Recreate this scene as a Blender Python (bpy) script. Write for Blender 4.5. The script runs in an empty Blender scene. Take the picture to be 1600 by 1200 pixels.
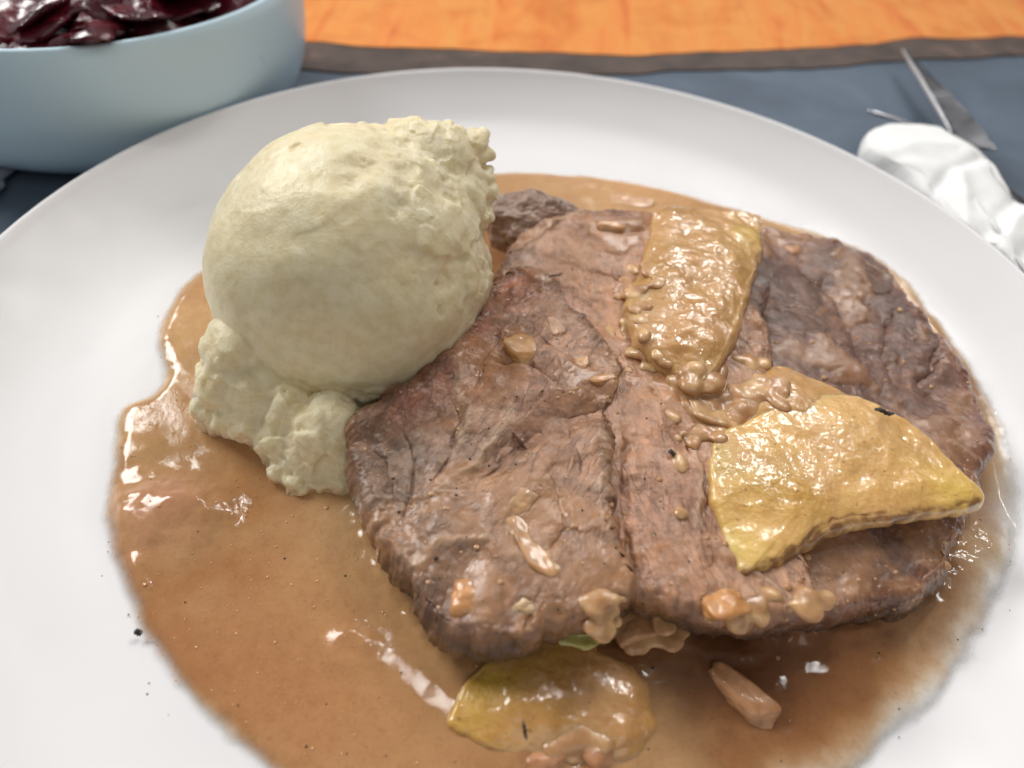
import bpy, math, random
import numpy as np
from mathutils import Matrix, Vector

# ------------------------------------------------------------------ camera
SC = bpy.context.scene
COL = SC.collection
F_PX = 1155.0
CAM = np.array([-.00449, -.13378, .14444])
_r = math.pi/2 - math.radians(46.835)
_roll = math.radians(4.94)
_Rx = np.array([[1, 0, 0], [0, math.cos(_r), -math.sin(_r)], [0, math.sin(_r), math.cos(_r)]])
_Rz = np.array([[math.cos(_roll), -math.sin(_roll), 0], [math.sin(_roll), math.cos(_roll), 0], [0, 0, 1]])
RM = _Rx @ _Rz
cd = bpy.data.cameras.new('camera')
cam = bpy.data.objects.new('camera', cd)
COL.objects.link(cam)
cd.sensor_width = 36.0
cd.lens = F_PX/1600*36.0
cd.clip_start = .005
cd.clip_end = 50
cd.dof.use_dof = True
cd.dof.focus_distance = .158
cd.dof.aperture_fstop = 10.5
mw = Matrix.Identity(4)
for i in range(3):
    for j in range(3):
        mw[i][j] = RM[i, j]
    mw[i][3] = CAM[i]
cam.matrix_world = mw
SC.camera = cam

# ------------------------------------------------------------------ world, lamps, exposure
W = bpy.data.worlds.new('World')
SC.world = W
W.use_nodes = True
bg = W.node_tree.nodes['Background']
bg.inputs['Color'].default_value = (.95, .97, 1.0, 1)
bg.inputs['Strength'].default_value = .13

def area(name, loc, target, sx, sy, power, color):
    l = bpy.data.lights.new(name, 'AREA')
    l.shape = 'RECTANGLE'
    l.size = sx
    l.size_y = sy
    l.energy = power
    l.color = color
    o = bpy.data.objects.new(name, l)
    COL.objects.link(o)
    o.location = loc
    d = Vector(target) - Vector(loc)
    o.rotation_euler = d.to_track_quat('-Z', 'Y').to_euler()
    return o
area('window_and_glint_light', (-1.10, .74, 1.0), (0, 0, 0), .65, .60, 19.5, (1.0, .99, .97))
area('window_and_glint_light', (.32, .84, 1.0), (0, 0, 0), .20, .30, 3.6, (1.0, .99, .97))  # no second window: small unseen light added behind for glints on the meat
for lx, ly, lz in ((.0, .50, 1.0), (-.16, .92, 1.0), (.22, .70, 1.05), (.45, .46, .95), (.72, .70, .9), (.40, 1.1, 1.0), (.08, 1.25, .95), (.62, .95, 1.05), (-.30, 1.15, .80)):
    area('added_glint_light', (lx, ly, lz), (0, 0, 0), .030, .045, .66, (1.0, .97, .93))  # small unseen lights, added so the wet bumps catch glints
area('front_fill_light', (.2, -.9, 1.1), (0, 0, 0), 1.2, .8, 3.6, (1.0, .95, .9))  # unseen front fill, added to brighten the near sides of the food

SC.view_settings.view_transform = 'Standard'
SC.view_settings.look = 'None'
SC.view_settings.exposure = -0.02
SC.view_settings.gamma = 1.0
SC.cycles.use_denoising = True
SC.cycles.max_bounces = 8

# ------------------------------------------------------------------ maths helpers
RNG = np.random.default_rng(7)

def at(px, py, z):
    d = RM @ np.array([(px-800)/F_PX, -(py-600)/F_PX, -1.0])
    return CAM + d*((z-CAM[2])/d[2])

def on_plane(px, py, pl):
    """pl = (z0, gx, gy): z = z0 + gx*x + gy*y"""
    d = RM @ np.array([(px-800)/F_PX, -(py-600)/F_PX, -1.0])
    n = np.array([-pl[1], -pl[2], 1.0])
    return CAM + d*((pl[0]-n@CAM)/(n@d))

def _hash(ix, iy, iz, seed):
    h = (ix*374761393 + iy*668265263 + iz*2147483647 + seed*974634777) & 0xffffffff
    h = ((h ^ (h >> 13))*1274126177) & 0xffffffff
    h = ((h ^ (h >> 16))*2246822519) & 0xffffffff
    return h ^ (h >> 15)

_GR = np.random.default_rng(99).normal(size=(64*64*64, 3)).astype(np.float32)
_GR /= np.linalg.norm(_GR, axis=1, keepdims=True)
_GX, _GY, _GZ = [np.ascontiguousarray(_GR[:, k]) for k in range(3)]

def perlin(p, seed=0):
    p = np.asarray(p, np.float64)+np.array([seed*7.13 % 61, seed*3.77 % 53, seed*11.31 % 59])
    fl = np.floor(p)
    i = fl.astype(np.int32)
    f = (p-fl).astype(np.float32)
    fx, fy, fz = f[:, 0], f[:, 1], f[:, 2]
    u = f*f*f*(f*(f*6-15)+10)
    X = (i[:, 0] & 63, (i[:, 0]+1) & 63)
    Y = ((i[:, 1] & 63) << 6, ((i[:, 1]+1) & 63) << 6)
    Z = ((i[:, 2] & 63) << 12, ((i[:, 2]+1) & 63) << 12)
    def g(a, b, c):
        k = X[a]+Y[b]+Z[c]
        return _GX[k]*(fx-a)+_GY[k]*(fy-b)+_GZ[k]*(fz-c)
    def lx(b, c):
        q = g(0, b, c)
        return q+u[:, 0]*(g(1, b, c)-q)
    q0 = lx(0, 0); q0 = q0+u[:, 1]*(lx(1, 0)-q0)
    q1 = lx(0, 1); q1 = q1+u[:, 1]*(lx(1, 1)-q1)
    return (q0+u[:, 2]*(q1-q0)).astype(np.float64)*1.35

def fbm(p, freq, octv=4, seed=0, gain=.5, lac=2.03):
    a, s, t = 1.0, 0, 0
    for k in range(octv):
        s = s + a*perlin(p*freq, seed+k*17)
        t += a
        a *= gain
        freq *= lac
    return s/t*1.6

def ridged(p, freq, octv=3, seed=0):
    a, s, t = 1.0, 0, 0
    for k in range(octv):
        s = s + a*(1-np.minimum(1, np.abs(perlin(p*freq, seed+k*31))*3))
        t += a
        a *= .5
        freq *= 2.1
    return s/t

def worley(p, freq, seed=0):
    p = np.asarray(p, float)*freq
    i = np.floor(p).astype(np.int64)
    best = np.full(len(p), 9.0)
    for a in (-1, 0, 1):
        for b in (-1, 0, 1):
            for c in (-1, 0, 1):
                h = _hash(i[:, 0]+a, i[:, 1]+b, i[:, 2]+c, seed)
                q = np.stack([i[:, 0]+a+(h & 1023)/1023, i[:, 1]+b+((h >> 10) & 1023)/1023, i[:, 2]+c+((h >> 20) & 1023)/1023], 1)
                best = np.minimum(best, ((q-p)**2).sum(1))
    return np.sqrt(best)

def sstep(a, b, x):
    t = np.clip((x-a)/(b-a), 0, 1)
    return t*t*(3-2*t)

def lin(c):
    c = np.asarray(c, float)/255
    return np.where(c <= .04045, c/12.92, ((c+.055)/1.055)**2.4)

def alb(r, g, b, k=1.25):
    return np.clip(lin((r, g, b))*k, 0, .9)

def crom(pts, n, closed=True):
    pts = np.asarray(pts, float)
    m = len(pts)
    out = []
    segs = m if closed else m-1
    k = 40
    for i in range(segs):
        if closed:
            p0, p1, p2, p3 = pts[(i-1) % m], pts[i], pts[(i+1) % m], pts[(i+2) % m]
        else:
            p0, p1, p2, p3 = pts[max(i-1, 0)], pts[i], pts[i+1], pts[min(i+2, m-1)]
        t = np.linspace(0, 1, k, endpoint=False)[:, None]
        out.append(.5*((2*p1)+(-p0+p2)*t+(2*p0-5*p1+4*p2-p3)*t*t+(-p0+3*p1-3*p2+p3)*t**3))
    if not closed:
        out.append(pts[-1:])
    q = np.concatenate(out)
    if closed:
        q = np.concatenate([q, q[:1]])
    d = np.r_[0, np.cumsum(np.linalg.norm(np.diff(q, axis=0), axis=1))]
    s = np.linspace(0, d[-1], n, endpoint=not closed)
    return np.stack([np.interp(s, d, q[:, j]) for j in range(q.shape[1])], 1)

def seg_dist(P, line):
    """distance from 2-D points to a polyline"""
    best = np.full(len(P), 1e9)
    for a, b in zip(line[:-1], line[1:]):
        ab = b-a
        t = np.clip(((P-a)@ab)/(ab@ab+1e-18), 0, 1)
        best = np.minimum(best, ((P-a-t[:, None]*ab)**2).sum(1))
    return np.sqrt(best)

def inside(P, poly):
    c = np.zeros(len(P), bool)
    x, y = P[:, 0], P[:, 1]
    for a, b in zip(poly, np.roll(poly, -1, 0)):
        k = (a[1] > y) != (b[1] > y)
        xx = (b[0]-a[0])*(y-a[1])/(b[1]-a[1]+1e-18)+a[0]
        c ^= k & (x < xx)
    return c

def sdist(P, poly):
    """positive inside"""
    d = seg_dist(P, np.concatenate([poly, poly[:1]]))
    return np.where(inside(P, poly), d, -d)

# ------------------------------------------------------------------ object helpers
def tag(o, label=None, cat=None, group=None, kind=None):
    if label: o['label'] = label
    if cat: o['category'] = cat
    if group: o['group'] = group
    if kind: o['kind'] = kind
    return o

def mesh_obj(name, V, Fc, mat, parent=None, smooth=True, attrs=None):
    me = bpy.data.meshes.new(name)
    V = np.asarray(V, np.float32)
    if isinstance(Fc, np.ndarray):
        n, k = Fc.shape
        me.vertices.add(len(V))
        me.vertices.foreach_set('co', V.ravel())
        me.loops.add(n*k)
        me.loops.foreach_set('vertex_index', Fc.astype(np.int32).ravel())
        me.polygons.add(n)
        me.polygons.foreach_set('loop_start', np.arange(0, n*k, k, dtype=np.int32))
        me.polygons.foreach_set('loop_total', np.full(n, k, np.int32))
        me.update(calc_edges=True)
    else:
        me.from_pydata(V.tolist(), [], Fc)
    me.polygons.foreach_set('use_smooth', np.full(len(me.polygons), smooth))
    for k, a in (attrs or {}).items():
        a = np.asarray(a, np.float32)
        if a.ndim == 1:
            t = me.attributes.new(k, 'FLOAT', 'POINT')
            t.data.foreach_set('value', a)
        elif k == 'Col':
            t = me.attributes.new(k, 'FLOAT_COLOR', 'POINT')
            t.data.foreach_set('color', np.c_[a, np.ones(len(a))].astype(np.float32).ravel())
        else:
            t = me.attributes.new(k, 'FLOAT_VECTOR', 'POINT')
            t.data.foreach_set('vector', a.ravel())
    me.materials.append(mat)
    me.update()
    o = bpy.data.objects.new(name, me)
    COL.objects.link(o)
    if parent: o.parent = parent
    return o

def empty(name, loc=(0, 0, 0)):
    o = bpy.data.objects.new(name, None)
    COL.objects.link(o)
    o.location = loc
    return o

def grid_faces(nr, nt, wrap=True):
    i = np.arange(nr-1)[:, None]*nt
    j = np.arange(nt if wrap else nt-1)[None, :]
    j2 = (j+1) % nt
    return np.stack([i+j, i+j2, i+nt+j2, i+nt+j], -1).reshape(-1, 4)

def grid_normals(P, nr, nt, wrap=True):
    G = P.reshape(nr, nt, 3)
    if wrap:
        dt = np.roll(G, -1, 1)-np.roll(G, 1, 1)
    else:
        dt = np.gradient(G, axis=1)
    dr = np.gradient(G, axis=0)
    n = np.cross(dt, dr)
    l = np.linalg.norm(n, axis=2, keepdims=True)
    n = n/np.maximum(l, 1e-12)
    return n.reshape(-1, 3)

def lathe(prof, n, center=(0, 0, 0)):
    a = np.linspace(0, 2*math.pi, n, endpoint=False)
    V = np.array([[r*math.cos(t), r*math.sin(t), z] for r, z in prof for t in a])+np.array(center)
    return V, grid_faces(len(prof), n)[:, ::-1]

# ------------------------------------------------------------------ material helpers
def new_mat(name):
    m = bpy.data.materials.new(name)
    m.use_nodes = True
    nt = m.node_tree
    b = nt.nodes['Principled BSDF']
    return m, nt, b

def nd(nt, typ, **kw):
    n = nt.nodes.new(typ)
    for k, v in kw.items():
        if k in n.inputs:
            n.inputs[k].default_value = v
        else:
            setattr(n, k, v)
    return n

def noise_node(nt, scale, detail=4, rough=.55, vec=None, dist=0):
    n = nd(nt, 'ShaderNodeTexNoise')
    n.inputs['Scale'].default_value = scale
    n.inputs['Detail'].default_value = detail
    n.inputs['Roughness'].default_value = rough
    n.inputs['Distortion'].default_value = dist
    if vec is None:
        g = nt.nodes.new('ShaderNodeNewGeometry')
        vec = g.outputs['Position']
    nt.links.new(vec, n.inputs['Vector'])
    return n

def ramp(nt, inp, stops):
    r = nt.nodes.new('ShaderNodeValToRGB')
    el = r.color_ramp.elements
    while len(el) > 1: el.remove(el[-1])
    el[0].position = stops[0][0]
    el[0].color = (*stops[0][1], 1)
    for p, c in stops[1:]:
        e = el.new(p)
        e.color = (*c, 1)
    nt.links.new(inp, r.inputs['Fac'])
    return r

def mth(nt, op, a, b=None, clamp=False):
    m = nt.nodes.new('ShaderNodeMath')
    m.operation = op
    m.use_clamp = clamp
    for i, v in enumerate((a, b)):
        if v is None: continue
        if hasattr(v, 'is_output'): nt.links.new(v, m.inputs[i])
        else: m.inputs[i].default_value = v
    return m.outputs[0]

def mixc(nt, fac, a, b, mode='MIX'):
    m = nt.nodes.new('ShaderNodeMix')
    m.data_type = 'RGBA'
    m.blend_type = mode
    for s, v in ((m.inputs['Factor'], fac), (m.inputs['A'] if False else m.inputs[6], a), (m.inputs[7], b)):
        if hasattr(v, 'is_output'): nt.links.new(v, s)
        elif isinstance(v, (int, float)): s.default_value = v
        else: s.default_value = (*v, 1)
    return m.outputs[2]

def bump(nt, h, dist, strength=1.0, prev=None):
    b = nt.nodes.new('ShaderNodeBump')
    b.inputs['Distance'].default_value = dist
    b.inputs['Strength'].default_value = strength
    nt.links.new(h, b.inputs['Height'])
    if prev is not None: nt.links.new(prev, b.inputs['Normal'])
    return b.outputs['Normal']

def attr(nt, name):
    a = nt.nodes.new('ShaderNodeAttribute')
    a.attribute_name = name
    return a

def sss(b, w, scale, rad=(1, .5, .3)):
    b.inputs['Subsurface Weight'].default_value = w
    b.inputs['Subsurface Scale'].default_value = scale
    b.inputs['Subsurface Radius'].default_value = rad

def simple_mat(name, color, rough=.5, spec=.5, metal=0, coat=0):
    m, nt, b = new_mat(name)
    b.inputs['Base Color'].default_value = (*color, 1)
    b.inputs['Roughness'].default_value = rough
    b.inputs['Specular IOR Level'].default_value = spec
    b.inputs['Metallic'].default_value = metal
    b.inputs['Coat Weight'].default_value = coat
    return m

def mat_meat():
    m, nt, b = new_mat('braised_meat')
    c = attr(nt, 'Col').outputs['Color']
    fib = attr(nt, 'fib').outputs['Vector']
    coat = attr(nt, 'coat').outputs['Fac']
    dry = mth(nt, 'SUBTRACT', 1.0, coat, True)
    nf = noise_node(nt, .8, 4, .55, fib, .2)
    nf2 = noise_node(nt, 900, 5, .65)
    nf3 = noise_node(nt, 320, 3, .55)
    v = nd(nt, 'ShaderNodeTexVoronoi', feature='DISTANCE_TO_EDGE')
    v.inputs['Scale'].default_value = .42
    wv = nt.nodes.new('ShaderNodeVectorMath')
    wv.operation = 'ADD'
    sc = nt.nodes.new('ShaderNodeVectorMath')
    sc.operation = 'SCALE'
    sc.inputs['Scale'].default_value = 2.6
    nt.links.new(noise_node(nt, .5, 3, .6, fib).outputs['Color'], sc.inputs[0])
    nt.links.new(fib, wv.inputs[0])
    nt.links.new(sc.outputs[0], wv.inputs[1])
    nt.links.new(wv.outputs[0], v.inputs['Vector'])
    crack = mth(nt, 'MULTIPLY', v.outputs['Distance'], 9.0, True)
    crackm = mth(nt, 'MAXIMUM', crack, mth(nt, 'MULTIPLY', mth(nt, 'SUBTRACT', noise_node(nt, 95, 3).outputs['Fac'], .46), 9.0, True))
    tone = mth(nt, 'ADD', mth(nt, 'MULTIPLY', nf.outputs['Fac'], .55), mth(nt, 'MULTIPLY', noise_node(nt, 260, 6, .7).outputs['Fac'], 1.05))
    r = ramp(nt, tone, [(.56, (.56, .50, .47)), (.80, (1.0, 1.0, 1.0)), (1.02, (1.35, 1.34, 1.33))])
    mul = mixc(nt, mth(nt, 'ADD', mth(nt, 'MULTIPLY', dry, .75), .2), c, mixc(nt, 1.0, c, r.outputs['Color'], 'MULTIPLY'))
    cr = mixc(nt, mth(nt, 'MULTIPLY', mth(nt, 'SUBTRACT', 1.0, crackm), mth(nt, 'MULTIPLY', dry, .36)), mul, (.07, .032, .022))
    nt.links.new(cr, b.inputs['Base Color'])
    h = mth(nt, 'ADD', mth(nt, 'MULTIPLY', nf.outputs['Fac'], .6), mth(nt, 'MULTIPLY', nf2.outputs['Fac'], .9))
    h = mth(nt, 'ADD', h, mth(nt, 'MULTIPLY', crackm, .6))
    h = mth(nt, 'MULTIPLY', h, mth(nt, 'ADD', mth(nt, 'MULTIPLY', dry, .85), .15))
    h = mth(nt, 'ADD', h, mth(nt, 'MULTIPLY', nf3.outputs['Fac'], .9))
    N = bump(nt, h, .00022, .8)
    nt.links.new(N, b.inputs['Normal'])
    wet = mth(nt, 'ADD', noise_node(nt, 520, 4, .6).outputs['Fac'], mth(nt, 'MULTIPLY', noise_node(nt, 230, 2, .5).outputs['Fac'], 2.0))
    NC = bump(nt, wet, .0008, 1.0)
    rr = ramp(nt, noise_node(nt, 140, 4).outputs['Fac'], [(.38, (.16,)*3), (.62, (.5,)*3)])
    nt.links.new(mixc(nt, coat, rr.outputs['Color'], (.12, .12, .12)), b.inputs['Roughness'])
    b.inputs['Specular IOR Level'].default_value = .25
    sss(b, .12, .0015, (1, .45, .3))
    nt.links.new(mth(nt, 'ADD', mth(nt, 'MULTIPLY', coat, .3), .7), b.inputs['Coat Weight'])
    b.inputs['Coat Roughness'].default_value = .04
    nt.links.new(NC, b.inputs['Coat Normal'])
    return m

def mat_apple():
    m, nt, b = new_mat('stewed_apple_flesh')
    c = attr(nt, 'Col').outputs['Color']
    coat = attr(nt, 'coat').outputs['Fac']
    n1 = noise_node(nt, 1300, 4, .7)
    n2 = noise_node(nt, 260, 4, .6)
    n3 = noise_node(nt, 70, 3, .5)
    r = ramp(nt, mth(nt, 'ADD', mth(nt, 'MULTIPLY', n1.outputs['Fac'], .55), mth(nt, 'MULTIPLY', n2.outputs['Fac'], .5)),
             [(.38, (.88, .84, .76)), (.53, (1, 1, 1)), (.70, (1.10, 1.11, 1.15))])
    cc = mixc(nt, .8, c, mixc(nt, 1.0, c, r.outputs['Color'], 'MULTIPLY'))
    nt.links.new(cc, b.inputs['Base Color'])
    h = mth(nt, 'ADD', mth(nt, 'MULTIPLY', n1.outputs['Fac'], .8), mth(nt, 'MULTIPLY', n2.outputs['Fac'], 1.3))
    h = mth(nt, 'MULTIPLY', h, mth(nt, 'SUBTRACT', 1.05, mth(nt, 'MULTIPLY', coat, .75)))
    N = bump(nt, mth(nt, 'ADD', h, mth(nt, 'MULTIPLY', n3.outputs['Fac'], 1.2)), .00026, .9)
    nt.links.new(N, b.inputs['Normal'])
    b.inputs['Roughness'].default_value = .3
    b.inputs['Coat Weight'].default_value = 1.0
    b.inputs['Coat Roughness'].default_value = .07
    NC = bump(nt, mth(nt, 'ADD', noise_node(nt, 210, 3, .6).outputs['Fac'], mth(nt, 'MULTIPLY', noise_node(nt, 700, 2).outputs['Fac'], .35)), .00035, 1.0)
    nt.links.new(NC, b.inputs['Coat Normal'])
    sss(b, .6, .004, (1, .8, .4))
    return m

def mat_gravy():
    m, nt, b = new_mat('gravy_sauce')
    c = attr(nt, 'Col').outputs['Color']
    film = attr(nt, 'film').outputs['Fac']
    n1 = noise_node(nt, 1500, 3, .6)
    n2 = noise_node(nt, 420, 5, .65)
    n3 = noise_node(nt, 60, 3, .5)
    r = ramp(nt, mth(nt, 'ADD', mth(nt, 'MULTIPLY', n1.outputs['Fac'], .5), mth(nt, 'MULTIPLY', n2.outputs['Fac'], .5)),
             [(.36, (.90, .87, .82)), (.5, (1, 1, 1)), (.66, (1.06, 1.07, 1.08))])
    cc = mixc(nt, 1.0, c, r.outputs['Color'], 'MULTIPLY')
    nt.links.new(cc, b.inputs['Base Color'])
    h = mth(nt, 'ADD', mth(nt, 'MULTIPLY', n2.outputs['Fac'], .35), mth(nt, 'MULTIPLY', n3.outputs['Fac'], 1.2))
    N = bump(nt, h, .0003, .6)
    nt.links.new(N, b.inputs['Normal'])
    b.inputs['Roughness'].default_value = .10
    b.inputs['Specular IOR Level'].default_value = .5
    sss(b, .25, .002, (1, .55, .3))
    al = mth(nt, 'MULTIPLY', attr(nt, 'edge').outputs['Fac'], 1.0, True)
    nt.links.new(al, b.inputs['Alpha'])
    return m

def mat_mash():
    m, nt, b = new_mat('mashed_potato')
    c = attr(nt, 'Col').outputs['Color']
    ru = attr(nt, 'coat').outputs['Fac']
    n1 = noise_node(nt, 1500, 4, .6)
    n2 = noise_node(nt, 380, 5, .6)
    h = mth(nt, 'ADD', mth(nt, 'MULTIPLY', n1.outputs['Fac'], .35), mth(nt, 'MULTIPLY', n2.outputs['Fac'], mth(nt, 'ADD', mth(nt, 'MULTIPLY', ru, 1.8), .9)))
    N = bump(nt, h, .00045, .7)
    nt.links.new(N, b.inputs['Normal'])
    r = ramp(nt, n2.outputs['Fac'], [(.3, (.9, .88, .78)), (.6, (1.03, 1.03, 1.06))])
    nt.links.new(mixc(nt, 1.0, c, r.outputs['Color'], 'MULTIPLY'), b.inputs['Base Color'])
    b.inputs['Roughness'].default_value = .5
    b.inputs['Coat Weight'].default_value = .22
    b.inputs['Coat Roughness'].default_value = .22
    nt.links.new(N, b.inputs['Coat Normal'])
    sss(b, .7, .003, (1, .97, .75))
    return m

M_MEAT = mat_meat()
M_APPLE = mat_apple()
M_GRAVY = mat_gravy()
def mat_chunk():
    m, nt, b = new_mat('gravy_soaked_morsel')
    c = attr(nt, 'Col').outputs['Color']
    n2 = noise_node(nt, 300, 3, .5)
    n4 = noise_node(nt, 90, 2, .5)
    r = ramp(nt, n2.outputs['Fac'], [(.35, (.8, .74, .66)), (.62, (1.1, 1.1, 1.12))])
    nt.links.new(mixc(nt, 1.0, c, r.outputs['Color'], 'MULTIPLY'), b.inputs['Base Color'])
    N = bump(nt, mth(nt, 'ADD', n2.outputs['Fac'], mth(nt, 'MULTIPLY', n4.outputs['Fac'], 2.0)), .00025, .7)
    nt.links.new(N, b.inputs['Normal'])
    b.inputs['Roughness'].default_value = .42
    b.inputs['Coat Weight'].default_value = .55
    b.inputs['Coat Roughness'].default_value = .14
    sss(b, .5, .002, (1, .65, .4))
    return m
M_CHUNK = mat_chunk()
M_MASH = mat_mash()

def mat_ceramic(name, color, rough=.12):
    m, nt, b = new_mat(name)
    n = noise_node(nt, 18, 2)
    r = ramp(nt, n.outputs['Fac'], [(.3, tuple(x*.985 for x in color)), (.7, color)])
    nt.links.new(r.outputs['Color'], b.inputs['Base Color'])
    nr = ramp(nt, noise_node(nt, 40, 3).outputs['Fac'], [(.3, (rough*.8,)*3), (.7, (rough*1.5,)*3)])
    nt.links.new(nr.outputs['Color'], b.inputs['Roughness'])
    b.inputs['Specular IOR Level'].default_value = .3
    return m
M_PLATE = mat_ceramic('white_glazed_ceramic', (.805, .795, .805), .36)
M_BOWL = mat_ceramic('pale_blue_glazed_ceramic', (.66, .86, .97), .3)

# ================================================================== TABLE
def mat_epoxy():
    m, nt, b = new_mat('blue_grey_epoxy')
    n = noise_node(nt, 14, 4, .6, None, 1.0)
    r = ramp(nt, n.outputs['Fac'], [(.3, alb(74, 84, 96)), (.55, alb(86, 98, 112)), (.75, alb(98, 110, 124))])
    nt.links.new(r.outputs['Color'], b.inputs['Base Color'])
    b.inputs['Roughness'].default_value = .32
    return m

def mat_wood():
    m, nt, b = new_mat('varnished_orange_wood')
    g = nt.nodes.new('ShaderNodeNewGeometry')
    mp = nt.nodes.new('ShaderNodeMapping')
    mp.inputs['Rotation'].default_value = (0, 0, math.radians(-28))
    mp.inputs['Scale'].default_value = (60, 9, 20)
    nt.links.new(g.outputs['Position'], mp.inputs['Vector'])
    n = noise_node(nt, 1.0, 5, .6, mp.outputs[0], 1.2)
    n2 = noise_node(nt, 22, 4, .6, None, 2.0)
    r = ramp(nt, n.outputs['Fac'], [(.25, alb(196, 96, 38)), (.42, alb(222, 132, 60)), (.62, alb(232, 148, 72)), (.8, alb(214, 120, 50))])
    r2 = ramp(nt, n2.outputs['Fac'], [(.3, (.86, .72, .58)), (.52, (1.0, 1.0, 1.0))])
    nt.links.new(mixc(nt, 1.0, r.outputs['Color'], r2.outputs['Color'], 'MULTIPLY'), b.inputs['Base Color'])
    b.inputs['Roughness'].default_value = .33
    b.inputs['Coat Weight'].default_value = .5
    b.inputs['Coat Roughness'].default_value = .12
    return m

def mat_bark():
    m, nt, b = new_mat('dark_live_edge')
    n = noise_node(nt, 45, 5, .65, None, 1.0)
    r = ramp(nt, n.outputs['Fac'], [(.3, alb(50, 38, 32)), (.6, alb(78, 62, 54)), (.8, alb(118, 92, 80))])
    nt.links.new(r.outputs['Color'], b.inputs['Base Color'])
    b.inputs['Roughness'].default_value = .6
    return m

def prism(name, poly, z0, z1, mat, parent=None):
    n = len(poly)
    V = [(*p, z1) for p in poly]+[(*p, z0) for p in poly]
    Fc = [list(range(n)), list(range(2*n-1, n-1, -1))]+[[i, n+i, n+(i+1) % n, (i+1) % n] for i in range(n)]
    return mesh_obj(name, V, Fc, mat, parent, smooth=False)

table = prism('table_top', [(-1.0, -.7), (1.1, -.7), (1.1, .9), (-1.0, .9)], -.04, 0, mat_epoxy())
tag(table, kind='structure')
# the live edge: a line of points where orange wood meets the dark bark, then the bark meets the epoxy
e1 = [at(x, y, .001)[:2] for x, y in [(475, 66), (560, 71), (680, 76), (800, 82), (900, 85), (960, 86), (1040, 84), (1150, 79), (1280, 74), (1360, 68), (1420, 60), (1500, 60), (1600, 58)]]
e2 = [at(x, y, .001)[:2] for x, y in [(475, 108), (560, 112), (680, 116), (800, 118), (900, 116), (960, 114), (1040, 112), (1150, 108), (1280, 102), (1360, 96), (1420, 92), (1500, 90), (1600, 86)]]
dl, dr = np.array([-1.0, .06]), np.array([1.1, .43])
def line_through(pts):
    pts = np.array([tuple(p) for p in pts])
    x = np.r_[np.linspace(-1.0, -.13, 20), np.linspace(-.12, .30, 120), np.linspace(.33, 1.1, 20)]
    y = np.interp(x, pts[:, 0], pts[:, 1])
    return np.stack([x, y], 1)
e1 = line_through([(-1.0, .13)]+e1+[(1.1, .56)])
e2 = line_through([(-1.0, .11)]+e2+[(1.1, .53)])
jit = fbm(np.c_[e1, np.zeros(160)], 30, 3, 3)*.0030
e1[:, 1] += jit
jit = fbm(np.c_[e2, np.zeros(160)], 24, 3, 9)*.0050
e2[:, 1] += jit
def strip(name, lo, hi, z, mat):
    n = len(lo)
    V = np.concatenate([np.c_[lo, np.full(n, z)], np.c_[hi, np.full(n, z)], np.c_[lo, np.full(n, -.001)]])
    f = [[i, i+1, n+i+1, n+i] for i in range(n-1)]+[[2*n+i, 2*n+i+1, i+1, i] for i in range(n-1)]
    return mesh_obj(name, V, f, mat, table, smooth=False)
strip('wood_slab', e1, np.c_[e1[:, 0], np.full(160, .9)], .0012, mat_wood())
strip('bark_edge', e2, e1, .0008, mat_bark())

# ================================================================== PLATE
PLP = np.array([(0, .0070), (.03, .0070), (.06, .0071), (.08, .0074), (.092, .0077), (.102, .0083), (.112, .0093), (.122, .0121), (.131, .0174), (.137, .0220), (.1388, .0238)])
def plate_z(r):
    return np.interp(r, _pr, _pz)
_c = crom(PLP, 90, False)
_pr, _pz = _c[:, 0], _c[:, 1]
top = [(max(a, 1e-5), b) for a, b in zip(_pr, _pz)]
lip = [(.1394, .0242), (.1400, .0240), (.1402, .0234), (.1398, .0227), (.1385, .0219)]
und = [(.131, .0142), (.120, .0086), (.108, .0054), (.098, .0042), (.088, .0036), (.083, .0034), (.0822, .0004), (.0812, 0.0), (.0795, 0), (.0785, .0006), (.078, .0032), (.04, .0034), (1e-5, .0034)]
V, Fc = lathe(top+lip+und, 256)
plate = mesh_obj('dinner_plate', V, Fc[:, ::-1], M_PLATE)
tag(plate, 'large round white glazed plate with a wide sloping rim holding the meal', 'plate')

# ================================================================== FOOD OUTLINES (traced, each on its own tilted plane)
PLA = (.0285, .10, .05)     # front left slice
PLB = (.0272, .02, .050)      # middle slice
PLC = (.0228, -.035, .010)    # right slice
OUT_A = [(540, 668), (556, 650), (600, 628), (650, 590), (690, 556), (740, 500), (800, 436), (832, 414), (872, 426), (900, 470), (950, 520), (985, 560), (975, 610), (966, 660), (962, 740), (968, 820), (985, 880), (1000, 925), (960, 958), (900, 976), (850, 990), (790, 1008), (745, 998), (700, 990), (660, 960), (630, 915), (606, 880), (586, 850), (566, 800), (548, 760), (538, 715)]
OUT_B = [(762, 470), (772, 415), (796, 372), (850, 336), (930, 322), (1010, 322), (1090, 350), (1150, 400), (1210, 520), (1230, 680), (1260, 840), (1290, 930), (1255, 965), (1200, 976), (1120, 974), (1060, 958), (1005, 940), (960, 900), (900, 800), (820, 640), (775, 540)]
OUT_C = [(1020, 520), (1060, 420), (1120, 365), (1200, 348), (1290, 372), (1350, 384), (1396, 420), (1430, 476), (1480, 530), (1526, 590), (1556, 660), (1558, 700), (1540, 760), (1512, 830), (1490, 890), (1450, 930), (1400, 948), (1330, 960), (1250, 965), (1150, 920), (1060, 760), (1020, 640)]
MASHC = at(552, 424, .0305)

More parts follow.
